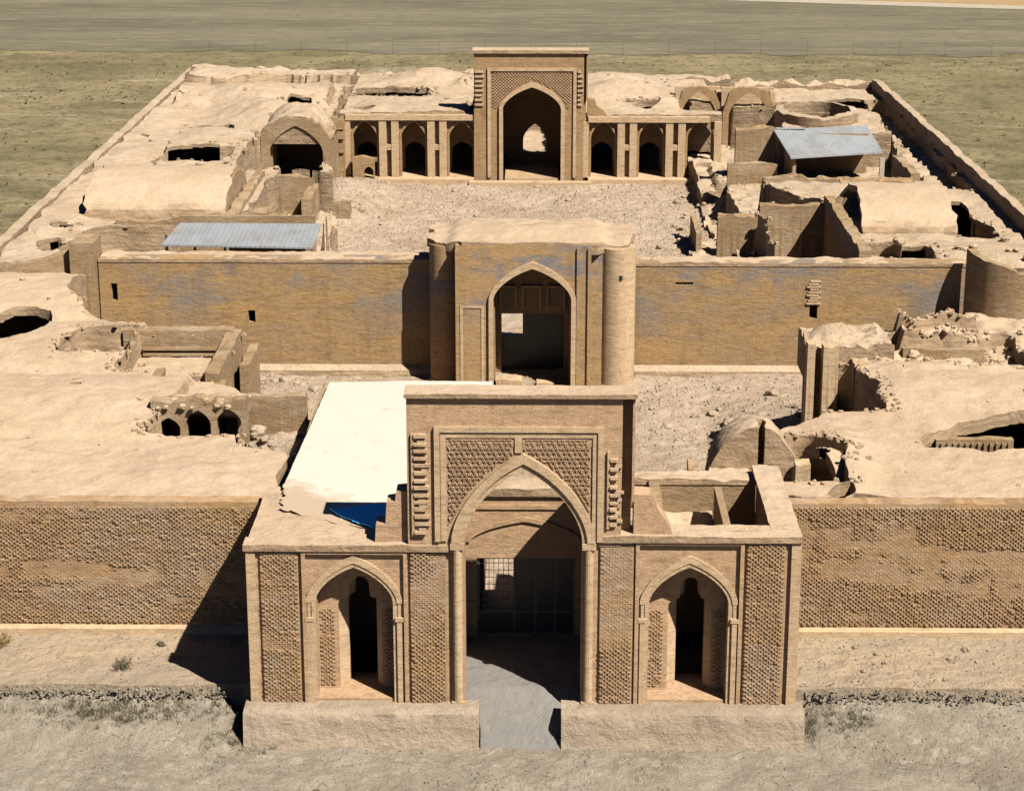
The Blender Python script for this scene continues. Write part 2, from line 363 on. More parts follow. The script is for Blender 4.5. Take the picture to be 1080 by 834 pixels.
# ------------------------------------------------------------------ height fields: mud roofs, rubble courts
class HF:
    def __init__(s, x0, x1, y0, y1, d, z):
        s.xs = np.arange(x0, x1 + d * .5, d); s.ys = np.arange(y0, y1 + d * .5, d)
        s.X, s.Y = np.meshgrid(s.xs, s.ys); s.Z = np.full(s.X.shape, float(z)); s.d = d
        s.valid = np.ones(s.X.shape, bool); s.hole = np.zeros(s.X.shape, bool)
        s.pits = []; s.set_warp(0.3, 1.6, 3)
    def set_warp(s, amp, sc, seed):
        s.WX = s.X + amp * fnoise(s.X, s.Y, sc, 4, seed); s.WY = s.Y + amp * fnoise(s.X, s.Y, sc, 4, seed + 50); return s
    def noise(s, amp, sc, o=4, seed=0): s.Z += amp * fnoise(s.X, s.Y, sc, o, seed); return s
    def inpoly(s, poly, warp=True):
        X, Y = (s.WX, s.WY) if warp else (s.X, s.Y); m = np.zeros(X.shape, bool); n = len(poly)
        for i in range(n):
            x1, y1 = poly[i]; x2, y2 = poly[(i + 1) % n]
            if y1 == y2: continue
            c = ((y1 > Y) != (y2 > Y)) & (X < (x2 - x1) * (Y - y1) / (y2 - y1) + x1); m ^= c
        return m
    def clip(s, poly, warp=True): s.valid &= s.inpoly(poly, warp); return s
    def pit(s, poly, z, amp=0.15, sc=0.8, seed=5):
        m = s.inpoly(poly); s.pits.append(m); s.Z[m] = (z + amp * fnoise(s.X, s.Y, sc, 4, seed))[m]; return s
    def rise(s, poly, dz): s.Z[s.inpoly(poly)] += dz; return s
    def rect(s, x0, x1, y0, y1): return [(x0, y0), (x1, y0), (x1, y1), (x0, y1)]
    def barrel(s, x0, x1, y0, y1, h, axis='x', pw=0.5):
        X, Y = s.WX * .3 + s.X * .7, s.WY * .3 + s.Y * .7
        m = (X > x0) & (X < x1) & (Y > y0) & (Y < y1)
        t = (2 * Y - y0 - y1) / (y1 - y0) if axis == 'x' else (2 * X - x0 - x1) / (x1 - x0)
        b = h * np.clip(1 - t * t, 0, 1) ** pw
        s.Z[m] += b[m]; return s
    def hump(s, x, y, rx, ry, h):
        q = ((s.X - x) / rx) ** 2 + ((s.Y - y) / ry) ** 2; s.Z += h * np.exp(-q * 1.6); return s
    def cut(s, x, y, rx, ry):
        s.hole |= ((s.WX - x) / rx) ** 2 + ((s.WY - y) / ry) ** 2 < 1; return s
    def cutpoly(s, poly): s.hole |= s.inpoly(poly); return s
    def zat(s, x, y):
        i = int(np.clip(round((x - s.xs[0]) / s.d), 0, len(s.xs) - 1)); j = int(np.clip(round((y - s.ys[0]) / s.d), 0, len(s.ys) - 1))
        return float(s.Z[j, i])
    def build(s, name, mat, parent, zb=-0.6, rim=0.5, sharp=38, skirt=True):
        ny, nx = s.X.shape; jx = 0.28 * s.d
        rs = np.random.RandomState(3)
        XX = s.X + rs.uniform(-jx, jx, s.X.shape); YY = s.Y + rs.uniform(-jx, jx, s.X.shape)
        def nb(m):
            q = np.zeros((ny + 2, nx + 2), m.dtype); q[1:-1, 1:-1] = m
            return [q[1 + a:ny + 1 + a, 1 + b:nx + 1 + b] for a in (-1, 0, 1) for b in (-1, 0, 1)]
        def relax(rim, it=3):
            nonlocal XX, YY
            r = rim.astype(float)
            for _ in range(it):
                c = sum(nb(r)); ax = sum(nb(XX * r)) / np.maximum(c, 1); ay = sum(nb(YY * r)) / np.maximum(c, 1)
                XX = np.where(rim, ax, XX); YY = np.where(rim, ay, YY)
        c0 = s.valid[:-1, :-1] & s.valid[1:, :-1] & s.valid[:-1, 1:] & s.valid[1:, 1:] & ~(s.hole[:-1, :-1] | s.hole[1:, 1:])
        pad = np.zeros((ny + 1, nx + 1), bool); pad[1:-1, 1:-1] = c0
        four = [pad[:-1, :-1], pad[1:, :-1], pad[:-1, 1:], pad[1:, 1:]]
        touch = np.any(four, 0); edge = touch & ~np.all(four, 0)
        outer = np.zeros_like(edge); outer[0, :] = outer[-1, :] = True; outer[:, 0] = outer[:, -1] = True
        for m in s.pits:
            out = ~m & np.any(nb(m), 0) & touch; low = m & np.any(nb(~m), 0) & touch
            relax(out & ~outer); 
            if low.any():
                relax(low & ~outer, 2); r = out.astype(float); c = sum(nb(r)); ok_ = low & (c > 0) & ~outer
                XX = np.where(ok_, .25 * XX + .75 * sum(nb(XX * r)) / np.maximum(c, 1), XX); YY = np.where(ok_, .25 * YY + .75 * sum(nb(YY * r)) / np.maximum(c, 1), YY)
        XX = np.where(outer, s.X, XX); YY = np.where(outer, s.Y, YY)
        relax(edge & ~outer, 4)
        s.Z = s.Z + .035 * fnoise(s.X, s.Y, .55, 3, 77) * (1 if s.d < .5 else 1)
        cell = s.valid[:-1, :-1] & s.valid[1:, :-1] & s.valid[:-1, 1:] & s.valid[1:, 1:]
        hc = s.hole[:-1, :-1] | s.hole[1:, 1:]
        ok = cell & ~hc
        vs = np.stack([XX.ravel(), YY.ravel(), s.Z.ravel()], 1).tolist(); fs = []
        idx = np.arange(ny * nx).reshape(ny, nx)
        js, is_ = np.nonzero(ok)
        low = {}
        def lo(v, z):
            k = (v, z)
            if k not in low:
                low[k] = len(vs); p = vs[v]; vs.append([p[0], p[1], min(z, p[2] - .02) if z > -90 else p[2] - rim])
            return low[k]
        for j, i in zip(js.tolist(), is_.tolist()):
            a, b, c, d = int(idx[j, i]), int(idx[j, i + 1]), int(idx[j + 1, i + 1]), int(idx[j + 1, i])
            fs.append((a, b, c, d))
            for (jj, ii, p, q) in ((j - 1, i, a, b), (j, i + 1, b, c), (j + 1, i, c, d), (j, i - 1, d, a)):
                inside = 0 <= jj < ny - 1 and 0 <= ii < nx - 1
                if inside and ok[jj, ii]: continue
                if not skirt and not (inside and hc[jj, ii] and cell[jj, ii]): continue
                z = -99 if (inside and hc[jj, ii] and cell[jj, ii]) else zb
                fs.append((p, lo(p, z), lo(q, z), q))
        used = sorted({i for f in fs for i in f}); mp = {u: k for k, u in enumerate(used)}
        mb = MB(); mb.v = [tuple(vs[u]) for u in used]; mb.f = [tuple(mp[i] for i in f) for f in fs]
        return mb.build(name, mat, parent, sharp)

# ================================================================== THE SETTING
def terrain():
    def axis(lo, hi, step, far):
        a = list(np.arange(lo, hi + .1, step)); s = step; x = hi
        while x < far: s *= 1.35; x += s; a.append(x)
        s = step; x = lo
        while x > -far: s *= 1.35; x -= s; a.insert(0, x)
        return np.array(a)
    xs = axis(-62, 62, 0.8, 4000); ys = axis(-14, 130, 0.8, 6000)
    X, Y = np.meshgrid(xs, ys)
    edge = np.clip((Y + 1.8) / 3.2, 0, 1); sidef = np.clip((np.abs(X) - 10.2) / 1.0, 0, 1)
    front = -1.38 + 0.85 * edge * sidef
    inside = (np.abs(X) < 33.2) & (Y > 6.2) & (Y < 121)
    beyond = -0.35 + 0.0 * X
    t = np.clip((Y - 2) / 6, 0, 1)
    Z = front * (1 - t) + beyond * t
    Z = np.where(inside, -1.3, Z)
    near = np.exp(-np.maximum(0, np.hypot(X, Y - 40) - 90) / 400)
    Z = Z + (0.10 * fnoise(X, Y, 2.2, 4, 3) + 0.05 * fnoise(X, Y, .9, 2, 13)) * near + 0.35 * fnoise(X, Y, 40, 3, 8) * np.clip((np.hypot(X, Y - 60) - 75) / 60, 0, 1)
    k = np.clip((166 - Y) / 20, 0, 1); Z = Z * k + (-0.35) * (1 - k)
    n = len(xs); vs = np.stack([X.ravel(), Y.ravel(), Z.ravel()], 1).tolist()
    mb = MB(); mb.v = [tuple(v) for v in vs]
    mb.f = [(j * n + i, j * n + i + 1, (j + 1) * n + i + 1, (j + 1) * n + i) for j in range(len(ys) - 1) for i in range(n - 1)]
    o = mb.build('ground', 'field', None, 60); struct(o)
    return o
g = terrain()
# gravel forecourt in front of the gate follows the ground's own colour: a mask by place would be paint, so it is a sheet
def sheet_grid(name, mat, x0, x1, y0, y1, d, zf, seedamp=0.05, poly=None, warp=0.5, sharp=60):
    h = HF(x0, x1, y0, y1, d, 0); h.set_warp(warp, 2.5, 9); h.Z = zf(h.X, h.Y)
    if poly: h.clip(poly)
    return h, h.build(name, mat, None, -2.0, sharp=sharp)
def zfore(X, Y):
    e = np.clip((Y + 1.8) / 3.2, 0, 1); sf = np.clip((np.abs(X) - 10.2) / 1.0, 0, 1)
    return -1.27 + 0.85 * e * sf + 0.10 * fnoise(X, Y, 2.2, 4, 3) + 0.07 * fnoise(X, Y, .6, 3, 23)
_, o = sheet_grid('forecourt', 'gravel', -48, 48, -14, 1.4, 0.2, zfore); struct(o)
def zter(X, Y): return 0.0 + 0.05 * fnoise(X, Y, 1.4, 4, 31) + 0.12 * np.clip((Y - 4.5) / 2, 0, 1)
_, o = sheet_grid('terrace', 'sand', -48, -10.0, 1.2, 6.5, 0.16, zter, poly=[(-47, 1.4), (-9.2, 1.4), (-9.2, 7.5), (-47, 7.5)], warp=0.16); struct(o)
_, o = sheet_grid('terrace', 'sand', 10.0, 48, 1.2, 6.5, 0.16, zter, poly=[(9.2, 1.4), (47, 1.4), (47, 7.5), (9.2, 7.5)], warp=0.16); struct(o)
def zpath(X, Y): return np.interp(Y, [-1.9, -1.0, -0.2, 1.5, 9], [-1.9, -1.29, -0.72, 0.0, 0.05]) + 0.03 * fnoise(X, Y, .8, 4, 5)
_, o = sheet_grid('path', 'paving', -2.25, 2.25, -1.9, 9, 0.14, zpath, poly=[(-1.62, -1.9), (1.42, -1.9), (1.42, 0), (3, 0), (3, 12), (-3, 12), (-3, 0), (-1.62, 0)], warp=0.05); struct(o)
def zfar(X, Y): return -0.30 + 0.1 * fnoise(X, Y, 40, 3, 8)
hp = MB()
def flat(name, mat, pts, z):
    o = MB().add([(x, y, z) for x, y in pts], [tuple(range(len(pts)))]).build(name, mat, None); struct(o); return o
def wob(x0, x1, y0, y1, n, amp, seed): return [(x0 + (x1 - x0) * i / n, y0 + (y1 - y0) * i / n + amp * n1(i * 1.0, seed, 3.0)) for i in range(n + 1)]
flat('ploughed_field', 'plough', wob(-260, 260, 187, 169, 260, 3.2, 2) + wob(260, -260, 180, 312, 60, 1, 3), -0.31)
flat('dirt_road', 'road', wob(-260, 260, 307, 174.5, 60, .8, 4) + wob(260, -260, 178, 313, 60, .8, 5), -0.27)
flat('stubble_field', 'stubble', wob(-260, 260, 312, 177, 60, .8, 6) + [(900, 400), (900, 1200), (-900, 1200), (-260, 700)], -0.29)

# ---------- courtyards
def zc(X, Y):
    z = -0.35 + 0.16 * fnoise(X, Y, 3, 4, 41) + 0.09 * fnoise(X, Y, .7, 3, 42)
    z += 1.6 * np.clip((X - 9.5) / 5, 0, 1) * np.clip((40 - Y) / 8, 0, 1) + 1.5 * np.clip((-X - 11) / 3, 0, 1) * np.clip((42 - Y) / 6, 0, 1)
    z = np.where((np.abs(X) < 3) & (Y < 20), -0.1 + 0.05 * fnoise(X, Y, .8, 3, 4), z)
    return z
oc, o = sheet_grid('outer_court', 'court', -24, 24, 8.5, 46, 0.22, zc, sharp=50); struct(o)
def zi(X, Y):
    z = -0.1 + 0.13 * fnoise(X, Y, 3, 4, 51) + 0.10 * fnoise(X, Y, .8, 3, 52)
    z += 1.7 * np.exp(-(((X + 14.5) / 3.2) ** 2 + ((Y - 90) / 7) ** 2)) + 1.3 * np.clip((X - 13) / 3, 0, 1)
    return z
ic, o = sheet_grid('inner_court', 'court', -17.5, 17, 48, 100, 0.3, zi, sharp=50); struct(o)

# ================================================================== ENTRANCE PORTAL
portal = thing('entrance_portal', 'tall carved brick entrance gate with pointed arch and a niched wing on each side', 'gateway', (0, 0, 0))
def keyhole(cx, hw, z0, zs, zt):
    L = [(cx - hw, z0), (cx - hw, zs), (cx - hw * .98, zs + .18), (cx - hw * .75, zs + .36), (cx - hw * .5, zs + .4)]
    for i in range(7):
        a = math.pi * (1 - i / 6); L.append((cx + hw * .46 * math.cos(a), zt - hw * .5 + hw * .5 * math.sin(a)))
    return L + [(2 * cx - x, z) for x, z in L[:5][::-1]]
def wing(x0, x1, nc, nhw, zs, za, fx0, fx1, ftop, top, seed, pats, rough_out):
    b = MB(); wall_arch(b, x0, x1, -0.1, rag(x0, x1, top, 0.03, .4, seed), 0.12, 1.0, [(nc, nhw, zs, za)])
    b.build('wing_wall', 'front', portal)
    # recessed niche wall with a splayed, lobed doorway
    nb = MB(); dc = nc + .12; ko = keyhole(dc, .80, 0.15, 3.4, 4.62); ki = keyhole(dc + .06, .52, 0.15, 3.4, 4.5)
    poly = [(nc - nhw - .3, -0.1), (nc - nhw - .3, za + .25), (nc + nhw + .3, za + .25), (nc + nhw + .3, -0.1), (dc + .80, -0.1)] + ko[::-1] + [(dc - .80, -0.1)]
    nb.prism(poly, 1.005, 1.2); nb.box(nc - nhw, nc + nhw, 0.15, 2.4, -0.1, 0.14)
    niche = nb.build('niche', 'front', portal)
    sp = MB(); n = len(ko); sp.add([(a, 1.2, c) for a, c in ko] + [(a, 1.5, c) for a, c in ki], [(i, i + 1, n + i + 1, n + i) for i in range(n - 1)]); sp.build('door_reveal', 'trim', niche)
    nb = MB(); nb.prism([(nc - nhw - .3, -0.1), (nc - nhw - .3, za + .25), (nc + nhw + .3, za + .25), (nc + nhw + .3, -0.1), (dc + .58, -0.1)] + ki[::-1] + [(dc - .46, -0.1)], 1.502, 1.8); nb.build('door_wall', 'front', niche)
    for q, (pa, pb_) in enumerate(((nc - nhw + .06, dc - .9), (dc + .9, nc + nhw - .06))):
        lp = MB(); lattice(lp, pa, pb_, 0.3, 3.4, 1.005, .05, .2, .085, seed=seed + q); lp.build('patterned_panel', 'lattice', niche)
    # arch moulding and side colonnettes
    a = MB(); A = [(nc - nhw, 0.0)] + arch(nc, nhw, zs, za) + [(nc + nhw, 0.0)]; B = [(nc - nhw - .14, 0.0)] + arch(nc, nhw + .14, zs, za + .17) + [(nc + nhw + .14, 0.0)]
    a.band(A, B, 0.06, 0.122)
    C = arch(nc, nhw + .34, zs, za + .46); a.band(arch(nc, nhw + .14, zs, za + .17), C, 0.02, 0.123)
    a.build('arch_moulding', 'trim', portal)
    for s in (-1, 1):
        c = MB(); xx = nc + s * (nhw + .23); c.box(xx - .09, xx + .09, -0.02, .121, 0, 3.25); c.box(xx - .15, xx + .15, -0.05, .12, 3.252, 3.4); c.box(xx - .06, xx + .06, 0.04, .119, 3.4, zs)
        c.build('colonnette', 'trim', portal)
    # raised frame round the niche panel
    f = MB(); f.box(fx0, fx0 + .14, -0.03, .121, 0, ftop); f.box(fx1 - .14, fx1, -0.03, .121, 0, ftop); f.box(fx0 + .14, fx1 - .14, -0.03, .121, ftop - .14, ftop)
    f.build('niche_frame', 'front', portal)
    for k, (pa, pb, keep) in enumerate(pats):
        p = MB(); p.box(pa, pb, 0.03, .122, 0, ftop + .02)
        lattice(p, pa + .03, pb - .03, 0.05, ftop, 0.03, .06, .2, .085, keep=keep, seed=seed + 5 + k)
        p.build('patterned_panel', 'lattice', portal)
    e = MB(); ex0, ex1 = rough_out
    e.box(ex0, ex1, -0.02, .6, -0.05, top - .05); e.build('corner_strip', 'trim', portal)
    # coping
    cp = MB(); pts = rag(x0 - .08, x1, top, .05, .3, seed + 9)
    cp.prism([(x0 - .08, top - .13)] + [(x, z + .12) for x, z in pts] + [(x1, top - .13)], -0.09, 0.75); cp.build('coping', 'roof', portal)
def kn(a, b, lo):                          # worn away in places, always there below z = lo
    return lambda x, z: 1 if z < lo else max(.25, min(1., .6 + 2.5 * (float(vnoise(np.array([x * .8]), np.array([z * .9]), a)[0]) - b)))
wing(-10.0, -2.6, -6.13, 1.41, 3.95, 5.33, -8.0, -4.18, 6.0, 6.12, 11, [(-9.5, -8.12, kn(3, .35, 2.2)), (-4.08, -2.78, kn(4, .6, 2.5))], (-10.0, -9.66))
wing(2.6, 10.0, 6.0, 1.44, 3.95, 5.38, 4.05, 7.95, 6.4, 6.5, 21, [(8.05, 9.45, kn(5, .12, 9)), (2.78, 3.98, kn(6, .5, 2.3))], (9.64, 10.0))
# pishtaq
pb = MB()
poly = [(-4.13, 6.2), (-4.13, 11.75), (3.5, 11.75), (3.5, 6.2), (2.12, 6.2)] + arch(0, 2.12, 6.35, 9.12)[::-1] + [(-2.12, 6.2)]
pb.prism(poly, 0.0, .85)
pb.box(3.5, 3.86, .55, .85, 6.2, 11.75); pb.box(3.86, 3.95, 0.0, .85, 7.9, 11.75)
pb.build('portal_wall', 'front', portal)
jb = MB()
for s in (-1, 1):
    a, b = sorted((s * 2.12, s * 2.62)); jb.box(a, b, 0.05, 1.4, -0.1, 6.18)
jb.split('jamb', 'front', portal)
for s in (-1, 1):
    c = MB(); x = s * 2.37; c.cyl(x, 0.02, 0.1, 6.1, .17, n=14); c.box(x - .25, x + .25, -0.16, .06, 6.1, 6.34); c.box(x - .24, x + .24, -.14, .06, -.08, .12); c.build('colonnette', 'trim', portal)
m = MB()
A = arch(0, 2.12, 6.36, 9.12); B = arch(0, 2.30, 6.36, 9.36); C = arch(0, 2.58, 6.36, 9.72)
m.band(A, B, -0.07, 0.003); m.band(B, C, -0.16, 0.002); m.build('arch_moulding', 'trim', portal)
m = MB()                                    # rectangular frame in two steps
for (a, b, t, dd) in ((-3.16, 2.84, 10.72, .13), (-2.94, 2.66, 10.5, .07)):
    wv = .2
    m.box(a, a + wv, -dd, .003, 6.4, t); m.box(b - wv, b, -dd, .003, 6.4, t); m.box(a + wv, b - wv, -dd, .003, t - wv, t)
m.box(-.3, -.04, -.07, .003, 9.75, 10.3); m.build('panel_frame', 'trim', portal)
# carved spandrels: interlaced bars
for (sx0, sx1) in ((-2.72, -.32), (-.02, 2.44)):
    sp = MB(); sp.box(sx0, sx1, -0.02, .0025, 9.95, 10.28)
    Co = arch(0, 2.66, 6.36, 9.82)
    def inside(x, z):
        if not (sx0 + .05 < x < sx1 - .05 and 6.6 < z < 10.24): return False
        zz = None
        for (xa, za_), (xb, zb_) in zip(Co, Co[1:]):
            if min(xa, xb) <= x <= max(xa, xb) and xa != xb: zz = max(zz or 0, za_ + (zb_ - za_) * (x - xa) / (xb - xa))
        return zz is None or z > zz
    step = .66
    for ang in (0, 60, 120):
        dx, dz = math.cos(R(ang)), math.sin(R(ang)); px_, pz_ = -dz, dx
        for k in range(-24, 25):
            for off in (-.07, .07):
                q = (k * step * .5 + off)
                for t in np.arange(-7, 7, .1):
                    x = q * px_ + t * dx; z = 8.5 + q * pz_ + t * dz
                    x2, z2 = x + dx * .1, z + dz * .1
                    if inside(x, z) and inside(x2, z2): sp.bar((x, -.018, z), (x2, -.018, z2), .07, .04)
    sp.build('spandrel_carving', 'carve', portal)
# ladder-like remains of broken brick down both sides
for (a, b, z0, z1, sd) in ((-3.98, -3.3, 6.7, 10.35, 1), (2.98, 3.46, 7.0, 9.7, 2)):
    rnd = random.Random(sd); l = MB(); z = z0
    l.box(a, a + .09, -.1, .002, z0 - .1, z1 + .1)
    while z < z1:
        h = rnd.uniform(.09, .14); q = rnd.uniform(.0, .25) * (b - a)
        l.box(a + .1, b - q, -rnd.uniform(.12, .2), .003, z, z + h)
        if rnd.random() < .6: l.box(a + rnd.uniform(.1, .4), a + rnd.uniform(.45, .6), -.1, .004, z + h, z + h + .1)
        z += rnd.uniform(.24, .34)
    l.build('broken_brick_strip', 'trim', portal)
c = MB(); c.prism([(-4.2, 11.78)] + [(x, z - .02) for x, z in rag(-4.2, 4.02, 11.96, .04, .3, 4)] + [(4.02, 11.78)], -0.17, .98); c.build('coping', 'roof', portal)
# ragged stubs beside the tall front
c = MB(); c.prism([(-5.35, 6.05), (-5.3, 6.9), (-4.95, 6.95), (-4.9, 7.75), (-4.6, 7.8), (-4.55, 8.15), (-4.132, 8.2), (-4.132, 6.05)], .25, 1.1)
c.prism([(3.952, 6.4), (3.952, 8.15), (4.65, 8.1), (4.8, 7.6), (5.2, 7.0), (5.45, 6.4)], .1, 1.0)
c.split('ruined_stub', 'front', portal)
# sides of the open passage and the block behind it
c = MB(); c.box(-3.2, -2.62, 1.4, 9, -.1, 6.2); c.build('passage_wall', 'front', portal)
c = MB(); c.prism_x([(1.4, -.1), (1.4, 9.2), (2.6, 8.7), (3.8, 8.2), (5.4, 7.3), (6.4, 6.6), (9, 6.5), (9, -.1)], 2.62, 3.2); c.build('passage_wall', 'front', portal)
c = MB(); Z0, YB = -0.05, 6.2
grid_wall(c, -2.62, 2.62, Z0, 6.1, YB, 6.7, [(-1.85, 2.0, 0.02, 3.3)])
c.box(-2.62, 2.62, YB - .07, YB + .003, 5.35, 5.52); c.build('inner_wall', 'front', portal)
c = MB(); A = arch(0.0, 2.1, 4.0, 4.85); B = arch(0.0, 2.26, 4.0, 5.03); c.band(A, B, YB - .1, YB + .003); c.build('relieving_arch', 'front', portal)
h = HF(-2.62, 2.62, YB - .14, 7.4, .2, 6.22); h.noise(.06, .8, 3, 2); h.build('vestibule_roof', 'roof', portal, 5.9)
# gate
gate = MB()
for x in (-1.85, -.42, .42, 1.2, 1.92): gate.box(x, x + .08, 6.32, 6.4, 0.02, 3.3)
for z in (.02, .95, 3.22): gate.box(-1.77, 1.92, 6.325, 6.395, z, z + .08)
gt = gate.build('gate', 'iron', portal)
gg = MB()
for i in range(7): gg.box(-1.77 + .19 * i, -1.745 + .19 * i, 6.34, 6.365, 1.03, 3.22)
for i in range(7): gg.box(-1.77, -.42, 6.366, 6.385, 1.22 + .3 * i, 1.245 + .3 * i)
gg.build('grille', 'iron', gt)
for a, b, c0, c1 in ((-1.77, -.42, .1, .95), (-.34, .42, .1, .95), (.5, 1.2, .1, .95), (1.28, 1.92, .1, .95), (-.34, .42, 1.03, 3.22), (.5, 1.2, 1.03, 3.22), (1.28, 1.92, 1.03, 3.22)):
    gp = MB(); gp.box(a, b, 6.345, 6.375, c0, c1); gp.build('gate_panel', 'dark', gt)
# left wing roof and side, right wing roofless room
h = HF(-10.0, -2.65, .7, 6.3, .2, 6.16); h.noise(.07, 1.3, 5, 4); h.build('wing_roof', 'roof', portal, 5.8)
c = MB(); c.box(-10.0, -9.5, .62, 6.3, -.1, 6.05); c.box(-9.5, -3.2, 6.0, 6.28, -.1, 6.0); c.split('side_wall', 'mudwall', portal)
c = MB(); c.box(9.05, 10.0, .62, 6.9, -.1, 6.5); c.box(7.35, 7.62, .75, 6.2, -.1, 6.3); c.box(3.2, 9.05, 7.0, 7.8, -.1, 6.2); c.split('room_wall', 'mudwall', portal)
h = HF(8.95, 10.05, .7, 7.9, .15, 6.6); h.noise(.06, .7, 3, 5); h.build('wall_top', 'roof', portal, 6.45)
h = HF(3.1, 9.05, 6.95, 7.95, .15, 6.3); h.noise(.09, .7, 3, 5); h.build('wall_top', 'roof', portal, 6.1)
h = HF(2.65, 10.0, .55, 1.15, .12, 6.6); h.noise(.04, .7, 3, 6); h.build('wall_top', 'roof', portal, 6.2)
h = HF(3.2, 7.35, 2.1, 7.0, .18, 4.9); h.noise(.25, 1.2, 4, 7); h.hump(4.2, 5.5, 1.2, 2.2, .5); h.cut(4.1, 3.6, .7, 1.2); h.cut(6.9, 3.4, .7, 1.6); h.build('fallen_vault', 'roof', portal, 4.4)
c = MB(); c.prism_x([(3.4, 4.6), (3.4, 5.6), (4.4, 6.1), (5.0, 6.25), (6.99, 6.3), (6.99, 4.6)], 4.85, 5.25); c.split('ruined_stub', 'mudwall', portal)
# plinths
def sweep(mb, x0, x1, prof, step, amp, seed):
    """a weathered course: profile (y,z) points swept along x, every point worn a little differently"""
    n = max(2, int((x1 - x0) / step)); m = len(prof); vs = []; fs = []
    for i in range(n + 1):
        x = x0 + (x1 - x0) * i / n
        for k, (y, z) in enumerate(prof):
            vs.append((x, y + amp * n1(x * 1.0 + k * 5.3, seed, .9), z + (amp * n1(x + k * 3.1, seed + 9, .7) if 0 < k < m - 1 else 0)))
    for i in range(n):
        for k in range(m - 1): fs.append((i * m + k, (i + 1) * m + k, (i + 1) * m + k + 1, i * m + k + 1))
    fs += [tuple(range(m)), tuple(range(n * m + m - 1, n * m - 1, -1))]
    mb.add(vs, fs); return mb
for (a, b, sd, lab) in ((-10.2, -1.6, 1, 'long pale stone plinth left of the grey entrance path'), (1.4, 10.25, 2, 'long pale stone plinth right of the grey entrance path')):
    c = MB(); sweep(c, a, b, [(.25, -1.6), (.25, .03), (-.3, .04), (-.72, .03), (-.84, -.05), (-.9, -.35), (-.96, -.75), (-1.05, -1.15), (-1.16, -1.38), (-1.18, -1.6)], .18, .035, sd)
    p = c.build('stone_plinth', 'stone', None, 50); tag(p, lab, 'plinth')
# hall roofed with white sheets
hall = thing('roofed_hall', 'low hall roofed with bright white sheets behind the left wing of the entrance', 'building', (-5.3, 13, 0))
c = MB(); c.box(-9.2, -8.9, 6.35, 19.9, -.4, 6.1); c.box(-1.9, -1.65, 8.9, 19.9, -.3, 6.1); c.box(-8.9, -1.9, 19.6, 19.9, -.3, 6.1); c.split('wall', 'mudwall', hall)
def quad_sheet(mb, p, n, m, zf, th, jit=0.0, seed=1):
    """a thin sheet over the four corners p (front left, front right, back right, back left), z from zf"""
    vs = []; fs = []
    for L in (0, 1):
        for j in range(m + 1):
            for i in range(n + 1):
                u, v = i / n, j / m
                x = (p[0][0] * (1 - u) + p[1][0] * u) * (1 - v) + (p[3][0] * (1 - u) + p[2][0] * u) * v
                y = (p[0][1] * (1 - u) + p[1][1] * u) * (1 - v) + (p[3][1] * (1 - u) + p[2][1] * u) * v
                if i in (0, n): x += jit * n1(j * .9, seed + i, 1.)
                if j in (0, m): y += jit * n1(i * .9, seed + 7 + j, 1.)
                vs.append((x, y, zf(x, y) - L * th))
    q = (n + 1) * (m + 1); I = lambda L, j, i: L * q + j * (n + 1) + i
    for j in range(m):
        for i in range(n): fs += [(I(0, j, i), I(0, j, i + 1), I(0, j + 1, i + 1), I(0, j + 1, i)), (I(1, j, i), I(1, j + 1, i), I(1, j + 1, i + 1), I(1, j, i + 1))]
    for i in range(n): fs += [(I(0, 0, i), I(1, 0, i), I(1, 0, i + 1), I(0, 0, i + 1)), (I(0, m, i), I(0, m, i + 1), I(1, m, i + 1), I(1, m, i))]
    for j in range(m): fs += [(I(0, j, 0), I(0, j + 1, 0), I(1, j + 1, 0), I(1, j, 0)), (I(0, j, n), I(1, j, n), I(1, j + 1, n), I(0, j + 1, n))]
    mb.add(vs, fs); return mb
zs_ = lambda x, y: 6.33 + .04 * n1(x * .8 + y * .37, 3, 1.5) + (.0 if y > 6.3 else .0)
c = MB(); quad_sheet(c, [(-9.3, 6.1), (-1.5, 9.1), (-1.5, 20.2), (-8.85, 20.0)], 30, 44, zs_, .05, .015); c.build('roof', 'white', hall, smooth=40)
c = MB(); quad_sheet(c, [(-9.1, 3.6), (-4.3, .95), (-4.3, 8.0), (-9.3, 6.08)], 24, 24, lambda x, y: 6.2 + .15 * min(1, max(0, (y - 3) / 3.5)) + .015 * n1(x * 1.3 + y * .7, 4, 1.), .02, .22); c.build('roof', 'white', hall, smooth=40)
c = MB(); quad_sheet(c, [(-6.1, 2.0), (-5.3, 1.5), (-5.0, 3.85), (-7.3, 3.35)], 16, 14, lambda x, y: 6.31 + .09 * min(1, max(0, (y - 1.5) / 2.5)) + .03 * n1(x * 2.1 + y * .9, 5, 1.) + .04 * n1(y * 3.1 - x, 6, 1.), .03, .06)  # thin sheet cut to the portal's cast shadow; its blue paints that shade
psh = c.build('portal_shadow', 'blue', None, smooth=50); tag(psh, 'blue sheet coloured as the portal shadow at the near corner of the white sheets', 'portal_shadow')

